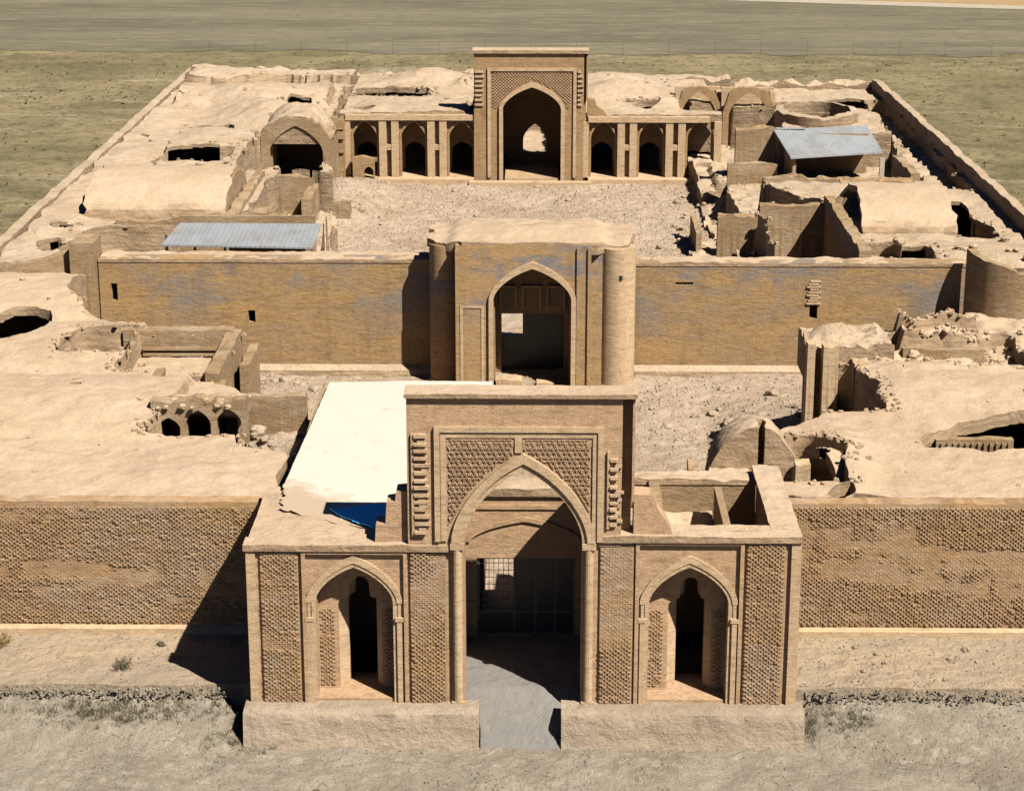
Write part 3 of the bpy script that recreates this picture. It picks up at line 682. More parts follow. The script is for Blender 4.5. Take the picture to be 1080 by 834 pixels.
# ================================================================== FRONT CURTAIN WALLS
def curtain(x0, x1, ztop, seed, label):
    t = thing('brick_curtain_wall', label, 'wall', ((x0 + x1) / 2, 6.3, 0))
    c = MB(); c.prism([(x0, -.2)] + rag(x0, x1, ztop, .05, .4, seed) + [(x1, -.2)], 6.2, 6.9); w_ = c.build('wall_face', 'lattice', t)
    def keep(x, z):
        b = float(fnoise(np.array([x * .16]), np.array([z * 1.1]), 1, 4, seed)[0]); f = float(fnoise(np.array([x]), np.array([z]), .5, 2, seed + 4)[0])
        return 0 if z < .5 else max(.18, min(1, 1 - (b + .5 * f - .1) * 2.2))
    p = MB(); lattice(p, x0 + .02, x1 - .02, .45, ztop - .12, 6.2, .07, .21, .088, keep, seed); p.build('brick_relief', 'lattice', t)
    b = MB(); b.prism_x([(5.98, -.1), (6.0, .32), (6.19, .42), (6.19, -.1)], x0, x1); b.build('base_course', 'trim', t)
    return t
curtain(-34, -10.01, 5.58, 3, 'brick curtain wall with raised diagonal pattern left of the entrance portal')
curtain(10.01, 34, 5.62, 4, 'brick curtain wall with raised diagonal pattern right of the entrance portal')

# ================================================================== OUTER RANGES (mud vault roofs left and right of the outer court)
def box_wall(mb, x0, x1, y0, y1, z0, z1, seed, amp=.12, d=.22):
    """a ruined wall with a weathered, uneven top"""
    h = HF(x0, x1, y0, y1, min(d, (x1 - x0) / 2.01, (y1 - y0) / 2.01), z1); h.Z += amp * fnoise(h.X, h.Y, 1.1, 4, seed)
    nx, ny = len(h.xs), len(h.ys); idx = lambda j, i: j * nx + i
    vs = [(float(h.X[j, i]), float(h.Y[j, i]), float(h.Z[j, i])) for j in range(ny) for i in range(nx)]; fs = []
    for j in range(ny - 1):
        for i in range(nx - 1): fs.append((idx(j, i), idx(j, i + 1), idx(j + 1, i + 1), idx(j + 1, i)))
    ring = [idx(0, i) for i in range(nx)] + [idx(j, nx - 1) for j in range(1, ny)] + [idx(ny - 1, i) for i in range(nx - 2, -1, -1)] + [idx(j, 0) for j in range(ny - 2, 0, -1)]
    rnd = random.Random(seed); o = len(vs)
    for k in ring: p = vs[k]; vs.append((p[0] + rnd.uniform(-.04, .04), p[1] + rnd.uniform(-.04, .04), z0))
    for k in range(len(ring)): a, b = ring[k], ring[(k + 1) % len(ring)]; fs.append((a, b, o + (k + 1) % len(ring), o + k))
    mb.add(vs, fs)

wo = thing('vaulted_range', 'mud plastered vaulted roofs with three dark arches left of the white roof', 'building', (-22, 24, 0))
h = HF(-36, -9.6, 6.5, 44, .24, 5.55); h.set_warp(.35, 1.6, 3)
h.noise(.10, 4, 3, 61).noise(.05, .8, 3, 62)
h.barrel(-36, -15.5, 14.2, 23.5, .55, 'x', .8); h.barrel(-36, -19, 24, 33, .5, 'x', .8); h.barrel(-36, -23, 33.5, 43, .8, 'x', .8)
h.hump(-25, 12, 5, 3, .25); h.hump(-14.5, 9.5, 3, 2, .2)
h.pit([(-16.4, 14.9), (-12.3, 14.6), (-12.2, 17.6), (-16.0, 17.2)], 4.6)
h.pit([(-22.6, 26.4), (-19.7, 26.4), (-19.5, 30.6), (-22.4, 30.2)], 4.2)
h.pit([(-19.4, 24.5), (-15.0, 23.6), (-15.0, 30.2), (-19.4, 30.4)], 4.55, .06)
h.pit([(-17.6, 22.6), (-14.4, 22.6), (-14.4, 26.6), (-17.6, 26.6)], 3.6, .06)
h.cutpoly([(-16.0, 16.9), (-12.4, 16.9), (-12.4, 18.6), (-16.0, 18.6)]); h.cut(-26.2, 31.6, 1.9, 3.2); h.cut(-21.2, 28.6, .9, 1.2); h.cut(-20.2, 20.3, .35, .25)
h.clip([(-36, 6.4), (-9.75, 6.4), (-9.75, 12.6), (-12.0, 13.2), (-12.4, 17.5), (-13.2, 22), (-14.4, 23), (-14.4, 31), (-20.2, 31.6), (-24.6, 37.5), (-24.7, 44), (-36, 44)])
woh = h; h.build('roof', 'roof', wo, -0.5, .5)
c = MB()
box_wall(c, -20.2, -14.6, 30.4, 31.2, 0, 5.85, 4, .08); box_wall(c, -15.0, -14.3, 23.2, 31.2, 0, 5.8, 5, .07)
box_wall(c, -17.9, -17.4, 22.3, 26.6, 0, 5.0, 6, .08)
for k in range(3): c.box(-19.2, -15.2, 30.15 - .06 * k, 30.45, 4.9 - .28 * k, 5.02 - .28 * k)
box_wall(c, -14.0, -13.55, 27.5, 31.5, -.3, 4.9, 8, .15); box_wall(c, -14.5, -14.0, 21.9, 23.6, -.3, 5.3, 9, .12)
c.split('ruined_wall', 'mudwall', wo)
c = MB(); pts = rag(-16.4, -12.2, 6.35, .28, .22, 6)
poly = [(-16.4, 4.4)] + pts + [(-12.2, 4.4)]
for cx_, hw_, zs_, za_ in ((-13.0, .55, 5.4, 6.0), (-14.35, .55, 5.3, 5.95), (-15.65, .5, 5.1, 5.6)): poly += [(cx_ + hw_, 4.4)] + arch(cx_, hw_, zs_, za_, 6)[::-1] + [(cx_ - hw_, 4.4)]
c.prism(poly, 16.9, 17.6); c.build('blind_arcade', 'mudwall', wo)
h = HF(-16.7, -12.0, 17.3, 19.6, .16, 6.25); h.noise(.2, .8, 4, 66); h.Z -= .5 * np.clip((h.Y - 18) / 1.6, 0, 1); h.clip([(-16.5, 17.4), (-12.2, 17.4), (-12.3, 19.4), (-16.3, 19.4)]); h.build('arcade_top', 'roof', wo, 5.6)
# low broken corner beside the white roof
rc = thing('broken_corner_room', 'broken roofless corner room with brown back wall just left of the white roof', 'ruin', (-11.2, 15.5, 0))
h = HF(-12.4, -9.55, 12.2, 19.5, .16, 4.3); h.noise(.55, 1.2, 4, 71); h.hump(-11.9, 13.6, .7, 1.5, .8); h.cut(-10.9, 14.4, .8, .7); h.build('floor', 'court', rc, -.5)
c = MB(); box_wall(c, -12.5, -9.9, 19.2, 19.8, -.4, 5.9, 3, .12); box_wall(c, -9.95, -9.6, 12.2, 15.0, -.4, 4.4, 4, .35); c.split('wall', 'mudwall', rc)

eo = thing('vaulted_range', 'mud plastered rolling roofs with long sunken pit right of the collapsed dome', 'building', (22, 24, 0))
h = HF(9.9, 36, 6.95, 44.5, .24, 5.6); h.set_warp(.4, 1.5, 13)
h.noise(.13, 4, 3, 81).noise(.06, .8, 3, 82)
h.hump(20, 20.5, 7, 3.5, .7); h.hump(25, 9.5, 6, 2.5, .2); h.hump(17.5, 26, 3, 4, .25)
h.hump(13.2, 11.5, 1.3, 4.2, .5)
h.cutpoly([(16.9, 13.6), (19.5, 12.9), (23.6, 12.6), (27, 13.0), (27, 17.2), (21.6, 17.4), (18.4, 16.2), (16.9, 15.0)])
h.pit([(12.6, 18.2), (16.0, 18.0), (15.6, 25.4), (12.6, 25.4)], 2.4, .1)
h.pit([(10.0, 8.6), (12.6, 8.7), (13.0, 12.5), (12.2, 14.4), (10.0, 14.4)], 2.6, .3)
h.pit([(17, 26), (24, 25), (24, 31), (17.2, 30.2)], 5.0, .12)
h.rise([(18.3, 28.6), (22.2, 28.6), (22.6, 31.2), (18.3, 31.2)], 1.1)
h.cut(12.65, 7.75, .5, .5); h.Z -= 2.0 * np.clip((h.Y - 31.5) / 4, 0, 1); h.Z += .35 * fnoise(h.X, h.Y, 1.3, 3, 88) * np.clip((h.Y - 24) / 3, 0, 1)
h.clip([(9.9, 6.9), (36, 6.9), (36, 44.5), (25.4, 44.4), (23.0, 40), (21.6, 34), (17.6, 31.4), (16.6, 27.6), (13.6, 26.6), (13.2, 20), (12.7, 17.6), (9.9, 14.8)])
eoh = h; h.build('roof', 'roof', eo, -.5, .6)
c = MB(); box_wall(c, 17.6, 20.9, 15.0, 15.5, 3.0, 5.35, 5, .1); box_wall(c, 17.2, 21.6, 13.6, 14.0, 3.0, 5.15, 6, .06)
for k in range(12): c.box(17.8 + .26 * k, 17.93 + .26 * k, 14.9, 15.02, 4.4, 5.2)
c.split('pit_wall', 'mudwall', eo)
c = MB(); box_wall(c, 18.6, 22.6, 30.9, 31.5, 0, 5.9, 7, .25); box_wall(c, 18.4, 22.4, 28.3, 28.8, 3, 5.6, 8, .1); c.split('ruined_wall', 'mudwall', eo)
# piers standing at the edge of the right roofs
pr = thing('ruined_pier_wall', 'ruined wall of upright brick piers with rubble on top, near the right fortress wall', 'ruin', (14.6, 25.5, 0))
for a, b in ((13.3, 13.65), (14.05, 14.75), (15.5, 16.2)):
    c = MB(); box_wall(c, a, b, 25.0, 25.9, -.3, 6.7 if a < 15 else 5.9, int(a * 10), .15, .12); c.split('pier', 'trim', pr)
c = MB(); box_wall(c, 13.3, 16.6, 25.9, 26.5, -.3, 6.3, 31, .3, .15); c.split('back_wall', 'mudwall', pr)
h = HF(13.4, 17.5, 26.0, 29.5, .16, 6.3); h.noise(.45, .9, 4, 33); h.hump(15, 27.5, 1.5, 1.2, .6); h.build('rubble_top', 'roof2', pr, 4.5)
# collapsed dome
cdm = thing('collapsed_dome', 'cracked block of collapsed dome over a dark hollow behind the right wing of the entrance', 'ruin', (10.6, 13.5, 0))
bm_ = MB()
def dome_part(mb, cx, cy, cz, r, t0, t1, p0, p1, squash, thick, seed, n=26, m=12):
    vs = []; fs = []
    for L in (0, 1):
        rr = r - L * thick
        for j in range(m + 1):
            for i in range(n + 1):
                th = R(t0 + (t1 - t0) * i / n + 5 * n1(j * .7, seed, 1.0) * (1 if i in (0, n) else 0)); ph = R(p0 + (p1 - p0) * j / m + (7 * n1(i * .6, seed + 2, 1.0) if j == 0 else 0))
                k = rr * (1 + .03 * n1(i * .5 + j * 2.3, seed + 4, 1.0))
                vs.append((cx + k * math.cos(ph) * math.cos(th), cy + k * math.cos(ph) * math.sin(th), cz + k * math.sin(ph) * squash))
    q = (n + 1) * (m + 1); I = lambda L, j, i: L * q + j * (n + 1) + i
    for j in range(m):
        for i in range(n):
            fs += [(I(0, j, i), I(0, j, i + 1), I(0, j + 1, i + 1), I(0, j + 1, i)), (I(1, j, i), I(1, j + 1, i), I(1, j + 1, i + 1), I(1, j, i + 1))]
    for i in range(n): fs.append((I(0, 0, i), I(1, 0, i), I(1, 0, i + 1), I(0, 0, i + 1)))
    for j in range(m): fs += [(I(0, j, 0), I(0, j + 1, 0), I(1, j + 1, 0), I(1, j, 0)), (I(0, j, n), I(1, j, n), I(1, j + 1, n), I(0, j + 1, n))]
    mb.add(vs, fs)
def chunk(mb, poly, y0, y1, seed, sag):
    """a broken block of vault: front face outline in x,z, rounding off towards the back"""
    n = len(poly); m = 7; vs = []; fs = []
    cx = sum(p[0] for p in poly) / n
    for j in range(m + 1):
        t = j / m; y = y0 + (y1 - y0) * t
        for k, (x, z) in enumerate(poly): vs.append((x + .07 * n1(k + j * 2.1, seed, 1.) + (x - cx) * -.12 * t * t, y + .1 * n1(k * 1.7 + j, seed + 1, 1.), z - sag * t * t * (z > 4) + .07 * n1(k * 2.3 + j, seed + 2, 1.)))
    for j in range(m):
        for k in range(n): fs.append((j * n + k, j * n + (k + 1) % n, (j + 1) * n + (k + 1) % n, (j + 1) * n + k))
    fs += [tuple(range(n)), tuple(range(m * n + n - 1, m * n - 1, -1))]
    mb.add(vs, fs)
h = HF(7.7, 11.9, 13.35, 18.6, .14, 3.4); h.set_warp(.12, .8, 4); q = 1 - ((h.X - 9.75) / 2.05) ** 2 * .92 - ((h.Y - 13.7) / 4.9) ** 2; h.valid &= q > .02; h.Z += 3.0 * np.clip(q, 0, 1) ** .5; h.noise(.12, .9, 4, 6); h.Z -= .35 * np.clip((h.X - 10.6) / .8, 0, 1); h.cutpoly([(9.7, 13), (9.95, 13), (10.15, 14.6), (9.95, 15.0)]); h.build('dome_shell', 'roof', cdm, 2.6, 2.2)
c = MB(); box_wall(c, 10.95, 11.6, 9.8, 10.4, 2.0, 6.0, 4, .1, .15); box_wall(c, 9.5, 9.9, 10.2, 10.6, 2.0, 4.6, 5, .2, .15); c.split('pillar', 'trim', cdm)
h = HF(7.4, 13.4, 9.0, 18.6, .2, 2.2); h.noise(.35, 1.2, 4, 91); h.Z += 2.3 * np.clip((10.4 - h.X) / .9, 0, 1); h.clip([(7.6, 9.2), (13.2, 9.2), (13.2, 18.4), (8.4, 18.4), (7.8, 14)]); h.build('rubble_floor', 'roof', cdm, -.5)
dome_part(bm2 := MB(), 12.3, 11.6, 3.7, 2.1, -75, 120, 0, 82, 1.1, .4, 8); bm2.build('dome_shell', 'roof', cdm, smooth=40)
# low walls in the outer court behind the right wing
lw = thing('low_ruined_wall', 'low broken wall in the outer court between the portal and the collapsed dome', 'wall', (6.6, 12, 0))
c = MB(); box_wall(c, 4.6, 8.3, 11.8, 12.5, -.4, 4.6, 41, .12); box_wall(c, 7.0, 7.5, 12.5, 15.5, -.4, 4.2, 42, .3); c.split('wall', 'mudwall', lw)
h = HF(4.2, 7.6, 12.5, 18, .2, 3.3); h.noise(.2, 1.4, 4, 44); h.Z -= np.clip((h.Y - 14) * .55, 0, 3.4); h.build('rubble_fill', 'court', lw, -.5)

# ================================================================== MIDDLE FORTRESS WALL AND GATE
def mid_wall(x0, x1, ztop, holes, seed, label):
    t = thing('fortress_wall', label, 'wall', ((x0 + x1) / 2, 44.5, 0))
    c = MB(); grid_wall(c, x0, x1, -.8, ztop, 44.2, 45.4, holes); c.build('wall_face', 'ochre', t)
    d = MB()
    for a, b, z0, z1 in holes: d.box(a - .1, b + .1, 45.2, 45.35, z0 - .1, z1 + .1)
    d.split('window_back', 'mudwall', t)
    h = HF(x0, x1, 44.16, 46.4 if x0 < 0 else 45.5, .2, ztop); h.noise(.10, 2.2, 4, seed).noise(.05, .6, 3, seed + 1); h.build('wall_top', 'roof', t, ztop - .18)
    c = MB(); c.prism_x([(43.6, -.6), (43.75, -.1), (44.19, .15), (44.19, -.6)], x0, x1); c.build('base_course', 'roof2', t)
    return t
mwl = mid_wall(-24.2, -5.4, 6.25, [(-23.55, -23.2, 3.85, 4.85), (-15.85, -15.45, 2.6, 3.3)], 5, 'long ochre brick fortress wall left of the middle gate')
mwr = mid_wall(5.4, 24.6, 6.1, [(15.9, 16.35, 2.9, 3.7), (8.3, 9.3, 4.85, 5.0)], 7, 'long ochre brick fortress wall right of the middle gate')
c = MB()
for k in range(9): c.box(15.7 + .09 * (k % 3), 16.5 - .12 * (k % 2), 44.09, 44.22, 3.75 + k * .16, 3.86 + k * .16)
c.build('broken_brick_strip', 'trim', mwr)
mg = thing('middle_gate', 'weathered brick middle gate with blue-grey patches, pointed arch and round side turrets', 'gateway', (.2, 42, -.4))
GF, GT = 41.0, 7.85
c = MB(); wall_arch(c, -3.95, 3.45, -.9, rag(-3.95, 3.45, GT, .1, .3, 5), GF, GF + 1.1, [(.25, 2.14, 4.75, 6.55)]); c.build('gate_wall', 'gatebrick', mg)
c = MB(); c.box(3.45, 4.1, GF + .45, GF + 1.1, -.9, GT); c.build('gate_wall', 'gatebrick', mg)
A = [(.25 - 2.14, -.8)] + arch(.25, 2.14, 4.75, 6.55) + [(.25 + 2.14, -.8)]; B = [(.25 - 2.4, -.8)] + arch(.25, 2.4, 4.75, 6.95) + [(.25 + 2.4, -.8)]
c = MB(); c.band(A, B, GF - .16, GF + .003); c.build('arch_moulding', 'trim', mg)
for a, b, z1 in ((-3.97, -3.76, 7.6), (2.68, 2.86, 7.7), (3.28, 3.46, 7.7)):
    c = MB(); c.box(a, b, GF - .12, GF + .002, -.9, z1); c.build('pilaster_strip', 'trim' if z1 < 4 else 'gatebrick', mg)
c = MB(); c.box(-3.56, -2.4, GF - .04, GF + .002, 4.3, 4.42); c.box(-3.72, -3.56, GF - .04, GF + .002, -.9, 4.42); c.box(-2.56, -2.4, GF - .04, GF + .002, -.9, 4.3); c.split('panel_frame', 'trim', mg)
for x, y, r, m_, sd in ((4.95, 42.1, 1.0, 'trim', 1), (-4.5, 42.9, .98, 'gatebrick', 2)):
    c = MB(); c.cyl(x, y, -.9, 7.55, r, n=28); tr = c.build('turret', m_, mg, smooth=40)
    c = MB(); c.cyl(x, y, -.9, -.2, r + .1, r + .06, n=28); c.build('base_ring', 'trim', tr, smooth=40)
c = MB(); c.cyl(5.1, 41.13, 5.9, 6.12, .1, n=8); c.build('putlog_hole', 'dark', mg)
h = HF(-5.6, 6.1, GF + .03, 47.2, .2, GT + .12); h.set_warp(.3, .9, 6); h.noise(.10, 1.5, 4, 9); h.hump(.5, 44, 5, 2, .3)
h.Z -= .25 * np.clip((np.abs(h.X) - 3.9) / .6, 0, 1); h.clip([(-5.3, 42.4), (-4.6, 41.8), (-3.9, 41.4), (-3.8, GF - .3), (3.6, GF - .3), (4.3, 41.2), (5.9, 41.5), (6.05, 47.3), (-5.6, 47.3), (-5.6, 43.3)]); h.build('roof', 'roof', mg, GT - .55)
c = MB(); c.box(-2.6, -1.83, GF + 1.1, 47, -.9, GT - .2); c.box(2.33, 3.1, GF + 1.1, 47, -.9, GT - .2); c.box(-5.5, -2.6, 45.4, 47, -.9, GT - .2); c.box(3.1, 5.95, 45.4, 47, -.9, GT - .2); c.box(-3.95, -3.7, GF + 1.1, 44.2, -.9, GT - .1); c.split('side_wall', 'ochre', mg)
c = MB(); grid_wall(c, -1.83, 2.33, -.9, GT - .2, 44.4, 45.1, [(-1.5, 2.05, -.85, 3.1)]); c.build('back_wall', 'ochre', mg)
for a, b in ((-1.6, -.65), (-.35, .75), (1.05, 2.1)):
    c = MB(); c.band([(a, 3.35), (a, 4.75), (b, 4.75), (b, 3.35)], [(a + .1, 3.4), (a + .1, 4.65), (b - .1, 4.65), (b - .1, 3.4)], 44.25, 44.403); c.build('blind_panel', 'trim', mg)
c = MB(); c.box(-.3, 2.1, 45.15, 45.25, -.8, 3.15); c.box(-1.55, -.3, 45.15, 45.25, -.8, 1.6); c.split('door_panel', 'dark', mg)
c = MB(); box_wall(c, -1.75, -.35, GF + .5, GF + 1.4, -.8, .0, 3, .15, .12); box_wall(c, .5, 1.5, GF + .6, GF + 1.2, -.8, -.1, 4, .15, .12); c.split('low_step', 'trim', mg)

# left and right return walls
rw = thing('return_wall', 'curved weathered brick wall left of the fortress wall, ending in a pale pier', 'wall', (-28, 46, 0))
c = MB()
box_wall(c, -25.6, -24.2, 43.3, 45.8, 0, 7.3, 11, .1)
vs = []; fs = []; n = 26; mbt = MB()
for L, rr in ((0, 6.2), (1, 5.5)):
    for jj in range(2):
        for i in range(n + 1):
            a = R(188 + 132 * i / n); z = 2.5 if jj == 0 else 5.5 + 1.3 * (i / n) ** 1.5 + .2 * n1(i * .6, 8, 1.0)
            vs.append((-29.9 + rr * math.cos(a), 48.6 + rr * math.sin(a), z))
q = 2 * (n + 1); I = lambda L, jj, i: L * q + jj * (n + 1) + i
for i in range(n): fs += [(I(0, 0, i), I(0, 0, i + 1), I(0, 1, i + 1), I(0, 1, i)), (I(1, 0, i), I(1, 1, i), I(1, 1, i + 1), I(1, 0, i + 1)), (I(0, 1, i), I(0, 1, i + 1), I(1, 1, i + 1), I(1, 1, i))]
mbt.add(vs, fs); mbt.build('wall', 'mudwall', rw, smooth=40)
c.split('pier', 'mudwall', rw)
tw = thing('tower_fragment', 'hollow round tower fragment with dark inner face at the right end of the fortress wall', 'ruin', (26.5, 45, 0))
vs = []; fs = []; n = 26
mbt = MB()
for L, rr in ((0, 2.7), (1, 2.2)):
    for j in range(2):
        for i in range(n + 1):
            a = R(185 + 190 * i / n); z = 0 if j == 0 else 7.2 - 1.3 * min(1, i / n * 1.6) + .25 * n1(i * .8, 5, 1.0)
            vs.append((27.1 + rr * math.cos(a), 43.8 + rr * math.sin(a), z))
q = 2 * (n + 1); I = lambda L, j, i: L * q + j * (n + 1) + i
for i in range(n):
    fs += [(I(0, 0, i), I(0, 0, i + 1), I(0, 1, i + 1), I(0, 1, i)), (I(1, 0, i), I(1, 1, i), I(1, 1, i + 1), I(1, 0, i + 1)), (I(0, 1, i), I(0, 1, i + 1), I(1, 1, i + 1), I(1, 1, i))]
fs += [(I(0, 0, 0), I(0, 1, 0), I(1, 1, 0), I(1, 0, 0)), (I(0, 0, n), I(1, 0, n), I(1, 1, n), I(0, 1, n))]
mbt.add(vs, fs); mbt.build('tower_wall', 'mudwall', tw, smooth=40)

# ================================================================== INNER RANGES
def tunnel(x0, x1, yc, hw, zb, rise, th, parent, seed, solid_end=None):
    """a mud vault along x: weathered half barrel shell with open ends"""
    n = 22; m = int((x1 - x0) / .3); vs = []; fs = []
    for L in (0, 1):
        for j in range(m + 1):
            x = x0 + (x1 - x0) * j / m
            for i in range(n + 1):
                a = math.pi * i / n; w_ = .10 * n1(x * .6 + i * .31, seed, 1.5) + .05 * n1(x * 1.7 - i * .9, seed + 3, 1.)
                xe = x + (.35 * n1(i * .55, seed + j, 1.) if j in (0, m) else 0)
                vs.append((xe, yc - (hw - L * th + w_) * math.cos(a), zb + (rise - L * th + w_) * math.sin(a) ** .9 - (.0 if 0 < i < n else .8)))
    q = (n + 1) * (m + 1); I = lambda L, j, i: L * q + j * (n + 1) + i
    for j in range(m):
        for i in range(n): fs += [(I(0, j, i), I(0, j, i + 1), I(0, j + 1, i + 1), I(0, j + 1, i)), (I(1, j, i), I(1, j + 1, i), I(1, j + 1, i + 1), I(1, j, i + 1))]
    for i in range(n): fs += [(I(0, 0, i), I(1, 0, i), I(1, 0, i + 1), I(0, 0, i + 1)), (I(0, m, i), I(0, m, i + 1), I(1, m, i + 1), I(1, m, i))]
    b = MB(); b.add(vs, fs); b.build('tunnel_vault', 'roof', parent, smooth=50)
    if solid_end is not None:
        b = MB(); b.prism_x([(yc - (hw - .05) * math.cos(math.pi * i / 14), zb - .3 + (rise + .1) * math.sin(math.pi * i / 14)) for i in range(15)], solid_end, solid_end + .35); b.build('vault_end', 'mudwall', parent)
wi = thing('vaulted_range', 'broken vaulted roofs with dark cracks along the left side of the inner court', 'building', (-23, 85, 0))
h = HF(-31.6, -12.4, 46.6, 122, .3, 5.1); h.set_warp(.5, 2.0, 23)
h.noise(.18, 4, 4, 101).noise(.10, 1.0, 3, 102)
h.Z += .4 * np.clip((-h.X - 27) / 3, 0, 1)
h.hump(-24.5, 88, 4.5, 6, .6); h.hump(-21.5, 100, 3.5, 5, 1.2); h.barrel(-30, -17, 103.5, 111, 1.0, 'x', .6); h.barrel(-27, -18, 76, 92, .6, 'x', .8); h.hump(-24, 105, 4, 5, .7); h.hump(-19, 112, 4, 4, .8); h.hump(-26, 118, 3, 3, .6)
h.pit([(-27.6, 47.6), (-12, 47.2), (-12, 58.2), (-22, 58.4), (-27.4, 57.5)], 3.4, .25)
h.pit([(-21.5, 59.6), (-13, 58), (-13, 75.5), (-17.8, 76), (-18.0, 62)], 2.2, .35)
h.pit([(-27.6, 78.6), (-22.6, 78.8), (-22.0, 82.4), (-27.2, 81.9)], 4.0, .3); h.cutpoly([(-26.9, 81.2), (-23.4, 81.4), (-23.2, 82.7), (-26.7, 82.4)])
h.pit([(-26.6, 90.5), (-23.6, 91), (-23.8, 94.5), (-26.8, 94.2)], 3.6, .3); h.cutpoly([(-26.4, 93.2), (-24.0, 93.4), (-24.0, 95.2), (-26.6, 95)])
h.cutpoly([(-25.4, 59.5), (-19.2, 59.3), (-19.2, 59.9), (-25.4, 60.1)])
h.rise([(-31, 116), (-27, 115), (-22, 119), (-16, 117), (-16, 122), (-31, 122)], .7)
h.pit([(-20.8, 76.5), (-15, 76), (-15, 91.0), (-15.8, 91.0), (-15.8, 97.3), (-20.5, 97.3), (-20.5, 91), (-20.8, 91)], 1.0, .3)
h.pit([(-16.2, 86), (-12, 86), (-12, 122), (-15.4, 122)], .6, .3)
for x, y, a, b in ((-28.6, 52, .6, 1), (-29.2, 57, .5, .5), (-19.5, 103, 1.4, .8), (-20.8, 116, 1.8, .8)): h.pit([(x + a * math.cos(t), y + b * math.sin(t) * 1.6) for t in np.arange(0, 6.2, .6)], 3.4, .3); h.cut(x, y + b * 1.4, a * .8, b * .8)
h.clip([(-31.2, 46), (-12.6, 46), (-12.6, 58.3), (-13.8, 76), (-16, 88), (-16.0, 122.4), (-31.2, 122.4)])
tunnel(-28.4, -19.3, 65.6, 5.4, 4.9, 2.35, .4, wi, 4, -19.7)
wih = h; h.build('roof', 'roof2', wi, -.6, .25)
c = MB()
for k, (x0, x1, y0, y1, z) in enumerate(((-19.2, -18.5, 59.0, 74, 5.6), (-18.6, -15.4, 75.0, 75.6, 4.9), (-15.6, -15.0, 70, 75.6, 4.3), (-22.6, -18.0, 59.2, 59.9, 5.5), (-18.4, -17.2, 64, 66, 4.6), (-14.8, -12.8, 60.2, 61.2, 2.4), (-18.6, -16.4, 68, 68.8, 3.6), (-26.0, -21.5, 58.4, 59, 5.3), (-15.8, -13.4, 82, 83.4, 1.6))):
    box_wall(c, x0, x1, y0, y1, -.2, z, 200 + k, .22)
c.split('ruined_wall', 'mudwall', wi)
# shed with a tin roof, left
def shed(name, label, P, zf, zb_, th, wallrects, mat='tin'):
    t = thing(name, label, 'shed', (P[0][0], P[0][1], 0))
    (ax, ay), (bx, by), (cx_, cy_), (dx, dy) = P          # front left, front right, back right, back left
    m = MB(); m.add([(ax, ay, zf), (bx, by, zf), (cx_, cy_, zb_), (dx, dy, zb_), (ax, ay, zf - th), (bx, by, zf - th), (cx_, cy_, zb_ - th), (dx, dy, zb_ - th)],
                    [(0, 1, 2, 3), (7, 6, 5, 4), (0, 4, 5, 1), (1, 5, 6, 2), (2, 6, 7, 3), (3, 7, 4, 0)]); m.build('roof', mat, t)
    for x0, x1, y0, y1, z0, z1 in wallrects:
        m = MB(); m.box(x0, x1, y0, y1, z0, z1); m.build('wall', 'mudwall', t)
    return t
a1, a2, a3, a4 = at(170, 258, 6.0), at(330, 261, 6.0), at(339, 236, 6.3), at(190, 235, 6.3)
sh = shed('shelter', 'low shelter with a long pale grey sheet roof just behind the left fortress wall', [(a1.x, a1.y), (a2.x, a2.y), (a3.x, a3.y), (a4.x, a4.y)], 6.0, 6.3, .1, [(-21.6, -13.2, 56.2, 56.5, 2, 6.15), (-18.0, -13.4, 52.2, 52.4, 2, 5.9)])
for x in (-21.7, -20.0, -18.2, -16.2, -14.4, -13.0):
    m = MB(); m.box(x - .07, x + .07, 51.9, 52.05, 2.5, 5.9); m.build('post', 'iron', sh)

ei = thing('vaulted_range', 'broken roofs with deep square pit and smooth tunnel vault right of the inner court', 'building', (23, 80, 0))
h = HF(8.6, 31.0, 46.6, 115, .3, 5.1); h.set_warp(.45, 1.8, 33)
h.noise(.18, 4, 4, 111).noise(.10, 1.0, 3, 112)
h.hump(27, 50, 5, 5, .5)
h.pit([(14.9, 48.2), (19.3, 48.2), (19.3, 63.4), (15.3, 63.4)], .4, .1)
h.pit([(25.4, 55.8), (29.0, 54.6), (28.2, 64), (26.2, 65)], 2.4, .4)
h.pit([(21.2, 47.8), (24.0, 47.8), (23.8, 51.5), (21.6, 51.2)], 3.4, .4)
h.pit([(19.8, 49.0), (22.0, 49.0), (22.0, 53.5), (19.8, 53.5)], 4.4, .1)
h.pit([(8, 46), (14.8, 46), (14.8, 63), (16.2, 64), (16.2, 98), (8, 98)], .25, .25)
h.pit([(14.6, 66), (19.4, 64.6), (19.4, 66.2), (16, 72)], 3.3, .3)
h.pit([(15.4, 73.5), (30, 73.0), (30, 92.6), (16, 93.5), (15, 84)], 2.2, .25)
h.pit([(12.2, 88), (20.2, 92), (20.3, 105.2), (17, 105.2), (17, 107), (12.2, 107)], 1.6, .3); h.cutpoly([(26.2, 57), (28.6, 56.4), (28, 62.5), (26.6, 63)])
h.pit([(24.5, 104), (28.5, 104), (28.3, 108), (24.5, 107.6)], 3.4, .3); h.pit([(19.5, 105.4), (23.6, 105), (23.4, 107.2), (19.5, 107)], 3.6, .3)
h.pit([(28.2, 70), (30.2, 70), (30.2, 108), (28.8, 108)], 4.1, .3)
h.cut(23.2, 98.7, 2.7, 3.6); h.cut(24, 66.4, .5, .3)
h.clip([(12.2, 46), (31, 46), (31, 115), (13.2, 115), (13.0, 76), (11.4, 76), (10.4, 60)])
h.Z = np.where((h.X < 14.6) & (h.Y < 98), np.minimum(h.Z, 1.2 + .3 * fnoise(h.X, h.Y, 1, 3, 4)), h.Z)
